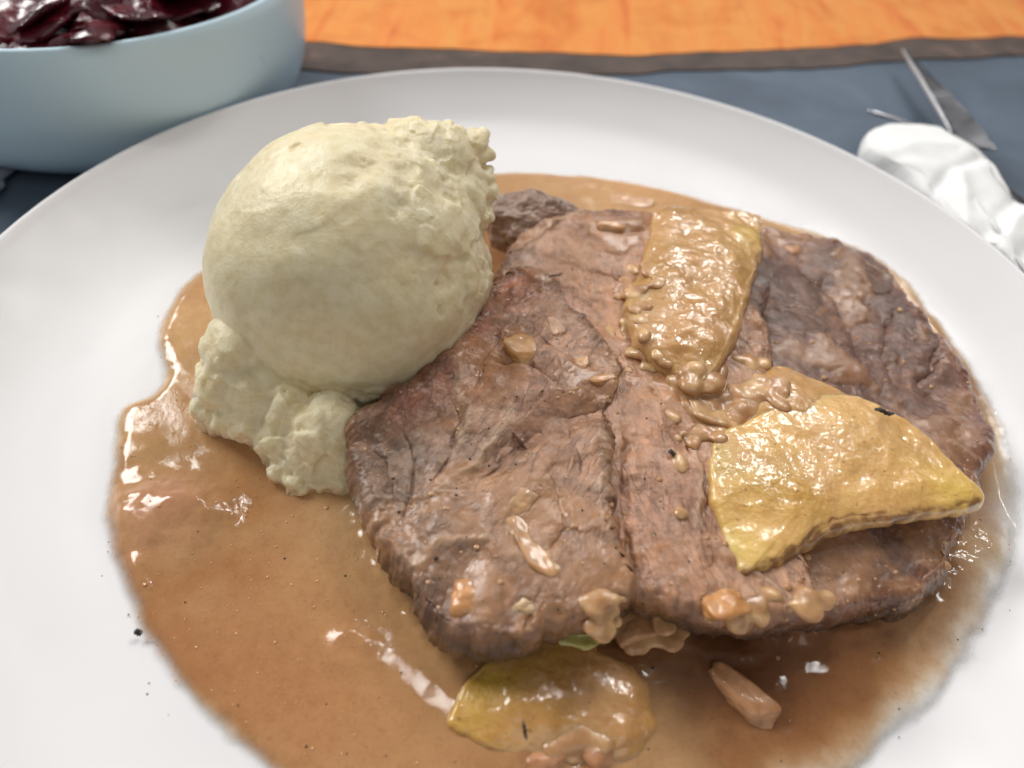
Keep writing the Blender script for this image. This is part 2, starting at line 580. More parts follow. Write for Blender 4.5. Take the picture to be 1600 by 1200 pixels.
def slab(name, out_px, pl, thick, mat, colfn=None, dispfn=None, edge=.002, rag=.0006, nt=900, ns=210, side=26, seed=1, parent=None, pole=None, under=.6, undercut=0.0):
    O = np.array([on_plane(x, y, pl)[:2] for x, y in out_px])
    O = crom(O, nt)
    d = np.roll(O, -1, 0)-np.roll(O, 1, 0)
    n2 = np.stack([d[:, 1], -d[:, 0]], 1)
    area_ = .5*np.sum(O[:, 0]*np.roll(O[:, 1], -1)-np.roll(O[:, 0], -1)*O[:, 1])
    if area_ < 0: n2 = -n2
    n2 /= np.linalg.norm(n2, axis=1, keepdims=True)
    for _ in range(int(nt*.01)+2):
        n2 = n2+np.roll(n2, 1, 0)+np.roll(n2, -1, 0)
    n2 /= np.linalg.norm(n2, axis=1, keepdims=True)
    O3 = np.c_[O, np.zeros(nt)]
    O = O + n2*(rag*(fbm(O3, 260, 4, seed)-.2))[:, None]
    c = O.mean(0) if pole is None else np.array(on_plane(*pole, pl)[:2])
    n2 = O-c
    rl = np.linalg.norm(n2, axis=1)
    n2 = n2/rl[:, None]
    Oi = O-n2*edge
    s = 1-(1-np.linspace(0, 1, ns))**1.15
    P, S, L = [], [], []
    for k in range(ns):
        p = c+(Oi-c)*s[k]
        P.append(np.c_[p, np.zeros(nt)])
        L.append(np.full(nt, 0.0))
        S.append(np.full(nt, s[k]))
    for k in range(1, side+1):
        ph = math.pi*k/side
        out = edge*math.sin(ph)**.75 if ph < math.pi/2 else edge*(1-(1-math.sin(ph))*under*2.0)-undercut*(2*ph/math.pi-1)
        p = Oi+n2*out
        P.append(np.c_[p, np.full(nt, -thick*(1-math.cos(ph))/2)])
        L.append(np.full(nt, k/side))
        S.append(np.full(nt, 1.0))
    last = P[-1]
    for k in range(1, 14):
        q = last.copy()
        q[:, :2] = c+(last[:, :2]-c)*(1-k/13.0)
        P.append(q)
        L.append(np.full(nt, 1.0))
        S.append(np.full(nt, 1-k/13.0))
    nr = len(P)
    P = np.concatenate(P)
    L = np.concatenate(L)
    S = np.concatenate(S)
    P[:, 2] += pl[0]+pl[1]*P[:, 0]+pl[2]*P[:, 1]
    N = grid_normals(P, nr, nt)
    if N[nt*(ns//2), 2] < 0: N = -N
    # flatten the first ring's normal
    N[:nt] = N[nt*2:nt*3].mean(0)
    dd = np.tile(rl, nr)*(1-S)*.85+edge*.0
    info = dict(P=P, L=L, S=S, d=dd, pl=pl, top=(L == 0))
    h = dispfn(info) if dispfn else 0
    Pn = P+N*np.asarray(h).reshape(-1, 1) if np.ndim(h) else P
    at_ = colfn(info, h) if colfn else {}
    f = grid_faces(nr, nt)
    if area_ > 0: f = f
    o = mesh_obj(name, Pn, f, mat, parent, True, at_)
    # make the faces look outward
    me = o.data
    k = (nr//2)
    if me.polygons[nt*(ns//3)].normal.z < 0:
        me.flip_normals()
    return o

def lines_w(lst, pl):
    return [(np.array([on_plane(x, y, pl)[:2] for x, y in l]), w) for l, w in lst]

def paint(P, base, spots, pl, seed=5, warp=.0016):
    """spots: (px, py, radius mm, colour, strength) - pigment patches, with painted shade in the gravy"""
    w = np.stack([fbm(P, 130, 3, seed), fbm(P, 130, 3, seed+50)], 1)*warp
    XY = P[:, :2]+w
    colr = np.tile(np.array(base, float), (len(P), 1)) if np.ndim(base) == 1 else base.copy()
    for px, py, r, c, s in spots:
        q = on_plane(px, py, pl)[:2]
        d = np.linalg.norm(XY-q, axis=1)/(r*.001)
        k = (s*np.exp(-(d**2)*1.2))[:, None]
        colr = colr*(1-k)+np.array(c)*k
    return colr

GRV = alb(166, 120, 80)
PINK, GREY, CRUST, RED = alb(176, 134, 112), alb(140, 116, 98), alb(84, 62, 48), alb(134, 74, 54)

def meat_fns(seams, pales, spots, base, coats, fibdir, seed, relief=(), crust=.0022, fold=1.0, edge_col=alb(112, 80, 60), crust_amp=1.0):
    def disp(I):
        P, L, pl = I['P'], I['L'], I['pl']
        g = np.zeros(len(P))
        for px, py, r, s in coats:
            q = on_plane(px, py, pl)[:2]
            d = np.linalg.norm(P[:, :2]+np.stack([fbm(P, 150, 3, seed+7), fbm(P, 150, 3, seed+8)], 1)*.002-q, axis=1)/(r*.001)
            g = np.maximum(g, s*np.exp(-(d**3)))
        pool = sstep(-.12, .25, fbm(P, 75, 4, seed+70))
        g = np.clip(np.maximum(g, pool*.75), 0, 1)*(1-sstep(.25, .6, L))
        I['coat'] = g
        a = math.radians(fibdir)
        u = P[:, 0]*math.cos(a)+P[:, 1]*math.sin(a)
        v = -P[:, 0]*math.sin(a)+P[:, 1]*math.cos(a)
        wx = fbm(P, 40, 2, seed+20)*.0022
        fibp = np.stack([u*170, (v+wx)*900, P[:, 2]*500], 1)
        I['fib'] = np.stack([u*330, (v+wx)*1000, P[:, 2]*500], 1)
        h = fbm(P, 45, 3, seed+1)*.0013*fold
        dry = 1-g
        h += dry*(fbm(fibp*.3, 1, 2, seed+2)*.00010)
        h += dry*(fbm(P, 330, 3, seed+3)*.00016)
        h += -dry*.00022*sstep(.88, .99, ridged(fibp*np.array([.22, .12, .3]), 1, 2, seed+5))
        h += g*.00055+g*fbm(P, 160, 2, seed+6)*.00025
        dsm = np.full(len(P), 9.0)
        wv = np.stack([fbm(P, 150, 4, seed+30), fbm(P, 150, 4, seed+31)], 1)*.0016
        XY = P[:, :2]+wv
        top = 1-sstep(.0, .5, L)
        for l, w in lines_w(seams, pl):
            ln = crom(l, 14, False)
            mid = ln[7]
            reach = max(np.linalg.norm(ln[0]-mid), np.linalg.norm(ln[-1]-mid))
            fade = sstep(1.1, .55, np.linalg.norm(XY-mid, axis=1)/reach)*(.55+.9*np.clip(fbm(P, 150, 2, seed+33)+.3, 0, 1))
            d0 = seg_dist(XY, ln)
            d = d0/(w*.00045)+(1-fade)*2.2
            h -= top*.0007*np.exp(-d**2)*min(w, 1.2)
            h -= top*.0004*np.exp(-(d0/(w*.0022))**2)*fade
            dsm = np.minimum(dsm, d)
        I['seam'] = dsm
        for l, w, hh in relief:
            ln = np.array([on_plane(x, y, pl)[:2] for x, y in l])
            d = seg_dist(XY, ln)/(w*.001)
            h += top*hh*.001*np.exp(-d**2)
        dp = np.full(len(P), 9.0)
        for l, w in lines_w(pales, pl):
            d = seg_dist(XY, l)/(w*.001)
            h += top*.00035*np.exp(-d**2)
            dp = np.minimum(dp, d)
        I['pale'] = dp
        # crusty, knobbly edge
        e = np.exp(-I['d']/crust)
        e = np.where(L > 0, 1.0, e)
        h += e*(fbm(P, 130, 3, seed+9)*.0011+fbm(P, 600, 3, seed+10)*.00025)*crust_amp
        h += np.where(L > 0, ridged(P*np.array([1, 1, .5]), 150, 3, seed+11)*-.0005*crust_amp, 0)
        I['e'] = e
        return h
    def col(I, h):
        P, L, pl = I['P'], I['L'], I['pl']
        c = paint(P, base, spots, pl, seed)
        n = fbm(P, 110, 4, seed+40)
        c = c*(1+n[:, None]*np.array([.42, .47, .50]))
        n2 = fbm(P, 420, 3, seed+41)
        c = c*(1+n2[:, None]*.2)
        k = (.6*np.exp(-I['seam']**2))[:, None]
        c = c*(1-k)+alb(92, 60, 40)*k
        k = (.55*np.exp(-I['pale']**2))[:, None]
        c = c*(1-k)+alb(196, 172, 150)*k
        ed = np.clip(np.exp(-(I['d']/.0013)**1.5)*(.55+.9*fbm(P, 190, 3, seed+42)), 0, .85)
        ed = np.where(L > .04, np.maximum(ed, .0), ed)[:, None]
        c = c*(1-ed)+edge_col*ed
        s = sstep(.12, .5, L)[:, None]
        sc = CRUST*.8*(1+.5*fbm(P, 300, 4, seed+43))[:, None]
        c = c*(1-s)+sc*s
        g = I['coat'][:, None]*.62
        gv = GRV*(1+.14*fbm(P, 90, 3, seed+44))[:, None]
        c = c*(1-g)+gv*g
        return dict(Col=np.clip(c*np.array([.89, .845, .765]), .01, .9), coat=I['coat'], fib=I['fib'])
    return disp, col

# ---- slice A, front left
spA = [(590, 690, 10, alb(118, 92, 74), .8), (640, 640, 7, RED, .8), (690, 580, 6, RED, .75), (740, 520, 6, alb(165, 105, 84), .7), (800, 460, 7, alb(180, 118, 92), .8), (832, 425, 5, alb(196, 140, 110), .8),
       (780, 600, 13, alb(180, 132, 110), .8), (860, 560, 10, alb(178, 136, 112), .7), (700, 700, 11, alb(148, 120, 104), .8), (620, 720, 9, alb(120, 98, 82), .8), (590, 770, 9, alb(110, 86, 70), .8),
       (690, 840, 11, alb(140, 116, 104), .8), (700, 920, 10, alb(130, 106, 94), .8), (640, 870, 7, alb(128, 104, 90), .7), (800, 900, 9, alb(150, 118, 98), .7), (790, 970, 9, alb(140, 108, 90), .8),
       (880, 800, 12, alb(158, 122, 100), .7), (900, 700, 12, alb(160, 122, 98), .7), (760, 650, 8, alb(176, 142, 120), .6), (900, 920, 10, alb(158, 122, 98), .7), (640, 760, 8, alb(146, 124, 108), .6)]
seA = [([(720, 790), (760, 740), (800, 700), (850, 665), (920, 640), (985, 615)], 1.5), ([(770, 700), (820, 690), (880, 700)], .5), ([(735, 610), (760, 560), (800, 500)], .5), ([(840, 520), (880, 560), (930, 575)], .45),
       ([(620, 640), (640, 690), (640, 760), (625, 830)], 1.0), ([(560, 690), (600, 720), (612, 770)], .8), ([(660, 980), (690, 930), (700, 880)], .6), ([(880, 640), (900, 700), (905, 760)], .5), ([(820, 990), (826, 960), (815, 940)], .7),
       ([(700, 620), (716, 660), (700, 720), (670, 770)], .6), ([(770, 560), (830, 580), (880, 610)], .35), ([(860, 740), (880, 800), (860, 860)], .45), ([(930, 760), (925, 820), (945, 880)], .5)]
paA = [([(690, 770), (740, 730), (770, 690), (800, 640)], .9), ([(720, 540), (715, 600), (735, 650), (720, 700)], .8), ([(940, 660), (945, 720), (930, 770)], .8), ([(650, 880), (700, 850), (760, 850)], .8)]
coA = [(965, 600, 5, 1), (940, 900, 6, .8), (760, 930, 5, .7), (820, 860, 8, .6), (900, 620, 5, .6), (960, 700, 3, .8), (700, 860, 7, .4)]
dA, cA = meat_fns(seA, paA, spA, alb(158, 124, 103), coA, 62, 100, relief=[
    ([(560, 672), (600, 632), (650, 592), (740, 504), (815, 436)], 4.0, 3.4), ([(625, 700), (640, 760), (625, 830)], 5, -1.8), ([(720, 790), (760, 740), (800, 700), (850, 665), (920, 640), (985, 615)], 3.5, -1.6),
    ([(560, 720), (570, 760), (590, 830)], 4, 1.6), ([(690, 840), (760, 790), (830, 730)], 6, 1.3), ([(850, 560), (900, 600)], 7, 1.2), ([(700, 640), (735, 600), (760, 560)], 4, -.8), ([(930, 680), (935, 760), (950, 860)], 5, 1.2), ([(780, 900), (850, 920)], 6, 1.0), ([(740, 880), (700, 930), (690, 970)], 3, -1.0)], fold=1.3)
sliceA = slab('meat_slice', OUT_A, PLA, .0150, M_MEAT, cA, dA, undercut=.008, edge=.0026, rag=.0011, nt=1000, ns=250, seed=11)
tag(sliceA, 'front left slice of roast meat with ragged dark left crust, leaning against the mash', 'meat slice', 'slices of roast meat in gravy')

# ---- slice B, middle
spB = [(790, 400, 6, alb(130, 104, 84), .8), (850, 345, 5, alb(112, 84, 70), .8), (970, 335, 7, alb(124, 84, 70), .7), (920, 380, 8, alb(150, 112, 90), .7), (900, 440, 9, alb(188, 140, 110), .8), (960, 500, 8, alb(182, 138, 110), .7),
       (1040, 700, 12, alb(176, 134, 112), .7), (1020, 820, 12, alb(172, 128, 104), .7), (1080, 920, 9, alb(184, 142, 118), .8), (1200, 940, 9, alb(176, 134, 106), .8), (1010, 620, 7, alb(186, 142, 116), .7), (1120, 800, 8, alb(150, 110, 90), .6)]
seB = [([(972, 650), (975, 760), (985, 860), (1000, 930)], 1.0), ([(1000, 590), (1040, 640), (1085, 720)], .6), ([(860, 400), (930, 430), (1000, 440)], .4), ([(1100, 700), (1105, 780), (1130, 850)], .7), ([(900, 350), (960, 370), (1010, 365)], .5)]
paB = [([(1080, 690), (1100, 750), (1090, 830)], .6), ([(1180, 890), (1230, 930), (1240, 960)], .6), ([(800, 390), (870, 350), (920, 335)], .5)]
coB = [(1010, 480, 9, .9), (1080, 640, 9, 1), (900, 400, 9, .6), (830, 370, 5, .8), (1150, 960, 6, .7), (1000, 950, 5, .8), (1060, 560, 8, 1), (1190, 620, 9, 1), (1040, 850, 6, .4)]
dB, cB = meat_fns(seB, paB, spB, alb(170, 130, 106), coB, 100, 200, relief=[([(1030, 640), (1030, 740), (1040, 860)], 8, 1.6), ([(985, 620), (985, 760), (1000, 920)], 3, -.4), ([(870, 350), (920, 360), (1000, 350)], 3.5, 1.2), ([(860, 420), (900, 470), (950, 500)], 6, -1.2), ([(1060, 930), (1150, 950), (1230, 940)], 5, .9)], fold=1.2, edge_col=alb(120, 84, 66))
sliceB = slab('meat_slice', OUT_B, PLB, .0130, M_MEAT, cB, dB, undercut=.006, edge=.0026, rag=.0009, nt=1000, ns=220, seed=21)
tag(sliceB, 'middle slice of roast meat lying under the tall apple wedge, pink and coated in gravy', 'meat slice', 'slices of roast meat in gravy')

# ---- slice C, right
spC = [(1300, 420, 12, alb(116, 86, 74), .85), (1400, 480, 10, alb(104, 78, 68), .85), (1260, 500, 14, alb(138, 106, 94), .8), (1400, 580, 14, alb(128, 96, 86), .8), (1500, 620, 10, alb(136, 102, 90), .8), (1530, 690, 8, alb(150, 114, 98), .7),
       (1230, 380, 8, alb(150, 108, 88), .7), (1340, 385, 6, alb(128, 74, 56), .7), (1430, 470, 4, alb(110, 62, 46), .6), (1160, 520, 8, alb(140, 106, 90), .7), (1480, 870, 8, alb(110, 82, 68), .8), (1350, 900, 10, alb(150, 114, 94), .7), (1420, 930, 8, alb(96, 70, 56), .8), (1280, 900, 8, alb(168, 128, 102), .7)]
seC = [([(1230, 410), (1290, 450), (1330, 520), (1360, 600)], .7), ([(1400, 480), (1380, 540), (1395, 600)], .7), ([(1440, 470), (1460, 530), (1450, 580)], .7), ([(1180, 480), (1260, 500), (1330, 560)], .5), ([(1330, 420), (1370, 460), (1400, 450)], .6), ([(1480, 560), (1440, 600), (1480, 640)], .5),
       ([(1130, 550), (1180, 500), (1200, 450)], .7), ([(1300, 540), (1350, 545), (1390, 560)], .4)]
paC = [([(1350, 410), (1400, 440), (1430, 490), (1500, 560)], .5), ([(1480, 690), (1530, 720), (1545, 740)], .7), ([(1200, 470), (1260, 480)], .4)]
coC = [(1200, 360, 7, .9), (1260, 370, 5, .9), (1480, 700, 6, .7), (1200, 600, 9, 1), (1300, 880, 9, .6), (1500, 860, 8, .8), (1100, 540, 8, 1), (1530, 760, 5, .8), (1440, 400, 3, .6)]
spC = [(a, b, r_*1.2, c_*.74, .95) for a, b, r_, c_, k_ in spC]
dC, cC = meat_fns(seC, paC, spC, alb(118, 88, 76), coC, 140, 300, relief=[([(1230, 400), (1300, 450), (1350, 560)], 4, -.9), ([(1300, 400), (1400, 470), (1450, 560)], 7, 1.3), ([(1180, 480), (1260, 520), (1330, 570)], 6, 1.0), ([(1480, 870), (1400, 920)], 5, -.8), ([(1500, 660), (1540, 700)], 5, .9)], fold=1.2, edge_col=alb(124, 76, 60))
sliceC = slab('meat_slice', OUT_C, PLC, .0115, M_MEAT, cC, dC, edge=.0028, rag=.0009, nt=1000, ns=220, seed=31)
tag(sliceC, 'right hand slice of roast meat, darker purplish brown, reaching towards the right plate rim', 'meat slice', 'slices of roast meat in gravy')

# ---- blobs
def crumb_shape(U, seed):
    r = np.random.default_rng(seed)
    n = np.concatenate([r.normal(size=(8, 3)), np.eye(3), -np.eye(3)])+r.normal(size=(14, 3))*.15
    n /= np.linalg.norm(n, axis=1, keepdims=True)
    d = r.uniform(.62, 1.0, 14)
    k = np.maximum(U@n.T, 1e-3)
    return ((k/d)**7).sum(1)**(-1/7.0)

def blob(name, c, rad, mat, rot=0, seed=1, amp=.25, freq=None, nt=96, nr=64, cols=None, parent=None, coat=.5, tilt=0, fine=.04, flat=0):
    rad = np.array(rad)
    th = np.linspace(.0005, math.pi-.0005, nr)[:, None]
    ph = np.linspace(0, 2*math.pi, nt, endpoint=False)[None, :]
    U = np.stack([np.sin(th)*np.cos(ph), np.sin(th)*np.sin(ph), np.cos(th)*np.ones_like(ph)], -1).reshape(-1, 3)
    if flat:
        k = crumb_shape(U, seed)*(1+.10*fbm(U+seed, 1.6, 2, seed))
    else:
        k = 1+amp*fbm(U+seed*3.7, 1.1, 2, seed, .4)+fine*fbm(U+seed, 5, 2, seed+5)
    Q = U*k[:, None]
    Q = Q*rad
    a, t = math.radians(rot), math.radians(tilt)
    R = np.array([[math.cos(a), -math.sin(a), 0], [math.sin(a), math.cos(a), 0], [0, 0, 1]])@np.array([[math.cos(t), 0, math.sin(t)], [0, 1, 0], [-math.sin(t), 0, math.cos(t)]])
    P = Q@R.T+np.array(c)
    cc = np.array(cols if cols is not None else alb(196, 160, 104))
    colr = cc*(1+.22*fbm(P, 300, 3, seed+9))[:, None]
    o = mesh_obj(name, P, grid_faces(nr, nt), mat, parent, True, dict(Col=np.clip(colr, .01, .9), coat=np.full(len(P), coat), fib=P*800))
    if o.data.polygons[nt*3].normal.z*1 < 0 and tilt == 0: o.data.flip_normals()
    return o

# dark end piece behind the mash
endp = blob('meat_end_piece', at(826, 350, .020)+np.array([0, .001, 0]), (.0135, .0100, .0088), M_MEAT, 15, 41, .3, nt=260, nr=180, cols=alb(132, 106, 90), coat=.3, fine=.06)
tag(endp, 'small dark charred end piece of roast meat behind the slices, touching the mash', 'meat piece')

# ================================================================== APPLE WEDGES
def apple_fns(spots, base, coats, browns, seed, amp=1.0, edgeline=.0):
    def disp(I):
        P, L, pl = I['P'], I['L'], I['pl']
        g = np.zeros(len(P))
        for px, py, r, s in coats:
            q = on_plane(px, py, pl)[:2]
            d = np.linalg.norm(P[:, :2]+np.stack([fbm(P, 150, 3, seed+7), fbm(P, 150, 3, seed+8)], 1)*.002-q, axis=1)/(r*.001)
            g = np.maximum(g, s*np.exp(-(d**3)))
        I['coat'] = g
        h = .0016*(1-I['S']**3)+(fbm(P, 70, 3, seed)*.0009+fbm(P, 260, 3, seed+1)*.00022)*amp
        w = worley(P*np.array([1, 1, .6]), 130, seed+3)
        h += g*(.0005+.0011*np.exp(-(w/.36)**2)+fbm(P, 120, 2, seed+4)*.0005)
        return h
    def col(I, h):
        P, L, pl = I['P'], I['L'], I['pl']
        c = paint(P, base, spots, pl, seed)
        c = c*(1+fbm(P, 60, 4, seed+30)[:, None]*np.array([.2, .26, .5]))
        g = (I['coat']*.75)[:, None]
        c = c*(1-g)+alb(178, 136, 86)*g
        tan = (.5*sstep(-.05, .5, fbm(P, 75, 4, seed+33)))[:, None]
        c = c*(1-tan)+alb(196, 156, 112)*tan
        for l, w in lines_w(browns, pl):
            d = seg_dist(P[:, :2]+np.stack([fbm(P, 300, 3, seed+60), fbm(P, 300, 3, seed+61)], 1)*.0009, l)/(w*.001)
            k = (np.clip(.75*np.exp(-d**2)*(1+1.2*fbm(P, 350, 3, seed+62)), 0, .9))[:, None]
            c = c*(1-k)+alb(120, 78, 34)*k
        n = perlin(P*900, seed+70)
        k = (sstep(.55, .65, n)*.5)[:, None]
        c = c*(1-k)+alb(110, 66, 30)*k
        return dict(Col=np.clip(c*np.array([1.0, .955, .90]), .01, .9), coat=I['coat'], fib=P*800)
    return disp, col

YEL = alb(216, 176, 112)
OUT_E2 = [(1108, 700), (1128, 672), (1180, 648), (1230, 628), (1290, 612), (1345, 618), (1392, 636), (1440, 664), (1478, 706), (1512, 744), (1540, 772), (1526, 790), (1470, 800), (1400, 812), (1320, 822), (1266, 850), (1225, 878), (1180, 892), (1158, 896), (1140, 862), (1122, 810), (1108, 760)]
PLE2 = (.0318, -.035, .075)
d_, c_ = apple_fns([(1180, 740, 9, alb(190, 160, 84), .8), (1150, 850, 7, alb(204, 176, 92), .8), (1400, 770, 12, alb(200, 158, 92), .8), (1300, 700, 12, alb(206, 168, 104), .8), (1420, 690, 9, alb(198, 158, 96), .7), (1240, 780, 8, alb(196, 156, 78), .6), (1490, 770, 7, alb(212, 182, 92), .8), (1130, 720, 5, alb(184, 160, 96), .7)],
                   YEL, [(1240, 650, 6, .35), (1180, 700, 5, .3)], [([(1160, 893), (1225, 873), (1266, 846), (1320, 816), (1400, 806), (1470, 793), (1530, 783)], .7), ([(1230, 862), (1300, 812), (1380, 800)], .35)], 500)
e2o = slab('apple_wedge', OUT_E2, PLE2, .0042, M_APPLE, c_, d_, edge=.0016, rag=.0004, nt=700, ns=150, seed=51)
tag(e2o, 'large yellow cooked apple wedge with brown lower edge, lying on the right slices', 'apple wedge', 'cooked apple wedges')

OUT_E1 = [(1022, 332), (1060, 318), (1120, 324), (1180, 330), (1194, 342), (1196, 385), (1180, 440), (1158, 500), (1132, 555), (1108, 592), (1080, 602), (1050, 580), (1010, 548), (985, 500), (978, 455), (1000, 415), (1012, 370)]
PLE1 = (.0305, .01, .03)
d_, c_ = apple_fns([(1170, 370, 6, alb(204, 172, 94), .9), (1130, 340, 5, alb(206, 164, 108), .8), (1050, 400, 8, alb(186, 146, 88), .7), (1120, 450, 9, alb(184, 144, 78), .7), (1080, 540, 8, alb(170, 128, 72), .8)],
                   alb(184, 144, 84), [(1060, 350, 7, .9), (1060, 420, 9, .8), (1090, 500, 11, 1), (1040, 530, 8, 1), (1150, 460, 6, .6)], [([(1190, 345), (1193, 385), (1178, 440), (1160, 495)], .5)], 600, 1.3)
e1o = slab('apple_wedge', OUT_E1, PLE1, .0050, M_APPLE, c_, d_, edge=.0020, rag=.0004, nt=700, ns=150, seed=61)
tag(e1o, 'tall yellow apple wedge smothered in glossy gravy, lying upright on the middle slice', 'apple wedge', 'cooked apple wedges')

OUT_E3 = [(1160, 612), (1180, 578), (1215, 566), (1260, 578), (1320, 606), (1360, 640), (1300, 690), (1220, 690), (1165, 660)]
PLE3 = (.0272, 0, .02)
d_, c_ = apple_fns([(1260, 590, 6, alb(206, 162, 98), .7)], alb(192, 148, 88), [(1180, 600, 6, .9), (1220, 640, 7, .6)], [], 700)
e3o = slab('apple_wedge', OUT_E3, PLE3, .005, M_APPLE, c_, d_, edge=.0018, rag=.0003, nt=400, ns=90, seed=71)
tag(e3o, 'apple wedge mostly hidden behind the large yellow one, only its far edge showing', 'apple wedge', 'cooked apple wedges')

OUT_E4 = [(694, 1116), (712, 1076), (742, 1034), (800, 1006), (880, 996), (960, 1004), (1040, 1030), (1090, 1064), (1090, 1120), (1040, 1168), (960, 1196), (880, 1200), (800, 1186), (740, 1160), (700, 1136)]
PLE4 = (.0152, -.075, .035)
d_, c_ = apple_fns([(760, 1060, 7, alb(196, 170, 60), .8), (720, 1110, 5, alb(206, 168, 84), .8), (880, 1040, 9, alb(150, 116, 44), .8), (960, 1100, 10, alb(150, 108, 60), .8), (800, 1150, 6, alb(196, 150, 80), .7)],
                   alb(178, 136, 70), [(880, 1060, 9, .6), (950, 1120, 10, .9), (840, 1140, 7, .5)], [], 800, 1.1)
e4o = slab('apple_wedge', OUT_E4, PLE4, .006, M_APPLE, c_, d_, edge=.0022, rag=.0004, nt=600, ns=140, seed=81)
tag(e4o, 'greenish yellow apple wedge half sunk in the gravy in front of the meat', 'apple wedge', 'cooked apple wedges')

# ================================================================== CHUNKS OF ONION AND APPLE
ON = alb(206, 166, 112)
chunks = [
 # px, py, z, (rx, ry, rz) mm, rot, colour, name, label
 (822, 543, .0303, (4.2, 5.6, 1.6), 30, alb(204, 156, 92), 'apple_piece', 'flat amber apple piece near the top of the front left slice'),
 (1118, 645, .0285, (6.2, 3.6, 3.0), -8, alb(210, 172, 118), 'onion_piece', 'pale wet onion lump between the two big apple wedges'),
 (820, 780, .0285, (2.6, 3.6, 1.5), -25, alb(186, 152, 112), 'onion_piece', 'small pale onion flake in the centre of the front left slice'),
 (812, 830, .0280, (3.4, 5.2, 1.7), 12, alb(186, 146, 98), 'onion_piece', 'glossy onion piece just below the small pale flake'),
 (850, 870, .0280, (3.0, 5.5, 1.5), 28, alb(190, 148, 100), 'apple_piece', 'slanting soft apple piece below the glossy onion piece'),
 (738, 928, .0235, (4.0, 3.6, 1.6), 0, alb(200, 146, 92), 'apple_piece', 'round orange apple piece near the front edge of the left slice'),
 (1128, 932, .0250, (4.8, 3.8, 2.2), 10, alb(222, 160, 96), 'apple_piece', 'bright orange apple lump on the front edge of the middle slice'),
 (1000, 972, .0150, (5.0, 3.6, 2.6), 20, alb(186, 146, 104), 'onion_piece', 'dull wet onion clump hanging below the gap between two slices'),
 (1160, 1090, .0125, (7.5, 2.6, 2.0), -38, alb(176, 130, 88), 'onion_piece', 'long onion strip floating in the front gravy'),
 (850, 1180, .0120, (4.0, 3.4, 2.2), 10, alb(180, 128, 92), 'onion_piece', 'pinkish lump in the gravy at the very front, left of its neighbour'),
 (930, 1160, .0125, (4.2, 3.2, 2.2), 30, alb(176, 126, 88), 'onion_piece', 'pinkish lump in front of the sunken apple wedge, right of its neighbour'),
 (552, 1002, .0100, (3.4, 4.2, 1.6), 5, alb(196, 150, 120), 'onion_piece', 'lone pink shiny lump in the open gravy left of the meat'),
 (985, 310, .0105, (8.0, 3.0, 1.6), -6, alb(222, 176, 132), 'onion_piece', 'pale onion strip in the gravy behind the middle slice'),
 (960, 352, .0278, (4.0, 2.2, 1.6), 10, alb(206, 160, 108), 'onion_piece', 'little onion piece on the far edge of the middle slice'),
 (1245, 390, .0240, (3.4, 2.2, 1.4), 15, alb(196, 144, 108), 'onion_piece', 'small crumb of onion on the far edge of the right slice'),
 (868, 510, .0300, (1.6, 4.0, 1.2), 20, alb(200, 160, 132), 'onion_piece', 'thin glistening shred just right of the flat amber piece'),
 (905, 570, .0300, (2.2, 1.6, 1.0), 20, alb(214, 166, 112), 'onion_piece', 'tiny golden crumb right of the flat amber apple piece'),
 (945, 590, .0300, (3.2, 1.5, 1.0), 10, alb(206, 154, 96), 'onion_piece', 'tiny golden crumb furthest right on the front left slice'),
]
bpy.context.view_layer.update()
DG = bpy.context.evaluated_depsgraph_get()
def surf(px, py, z):
    d = RM @ np.array([(px-800)/F_PX, -(py-600)/F_PX, -1.0])
    ok, loc, nrm, idx, ob, mx = SC.ray_cast(DG, Vector(CAM), Vector(d).normalized(), distance=1.0)
    if ok and ob.name.startswith(('meat', 'apple')): return np.array(loc)
    return at(px, py, z)
for k, (px, py, z, r3, rot, c, nm, lab) in enumerate(chunks):
    o = blob(nm, surf(px, py, z)-np.array([0, 0, .65*r3[2]*.001]), np.array(r3)*np.array([1.25, 1.25, 1.15])*.001, M_CHUNK, rot, 900+k*7, .5, nt=110, nr=70, cols=c*.5+GRV*.42, coat=.85, flat=1)
    tag(o, lab, 'food piece', 'small onion and apple pieces in the gravy')

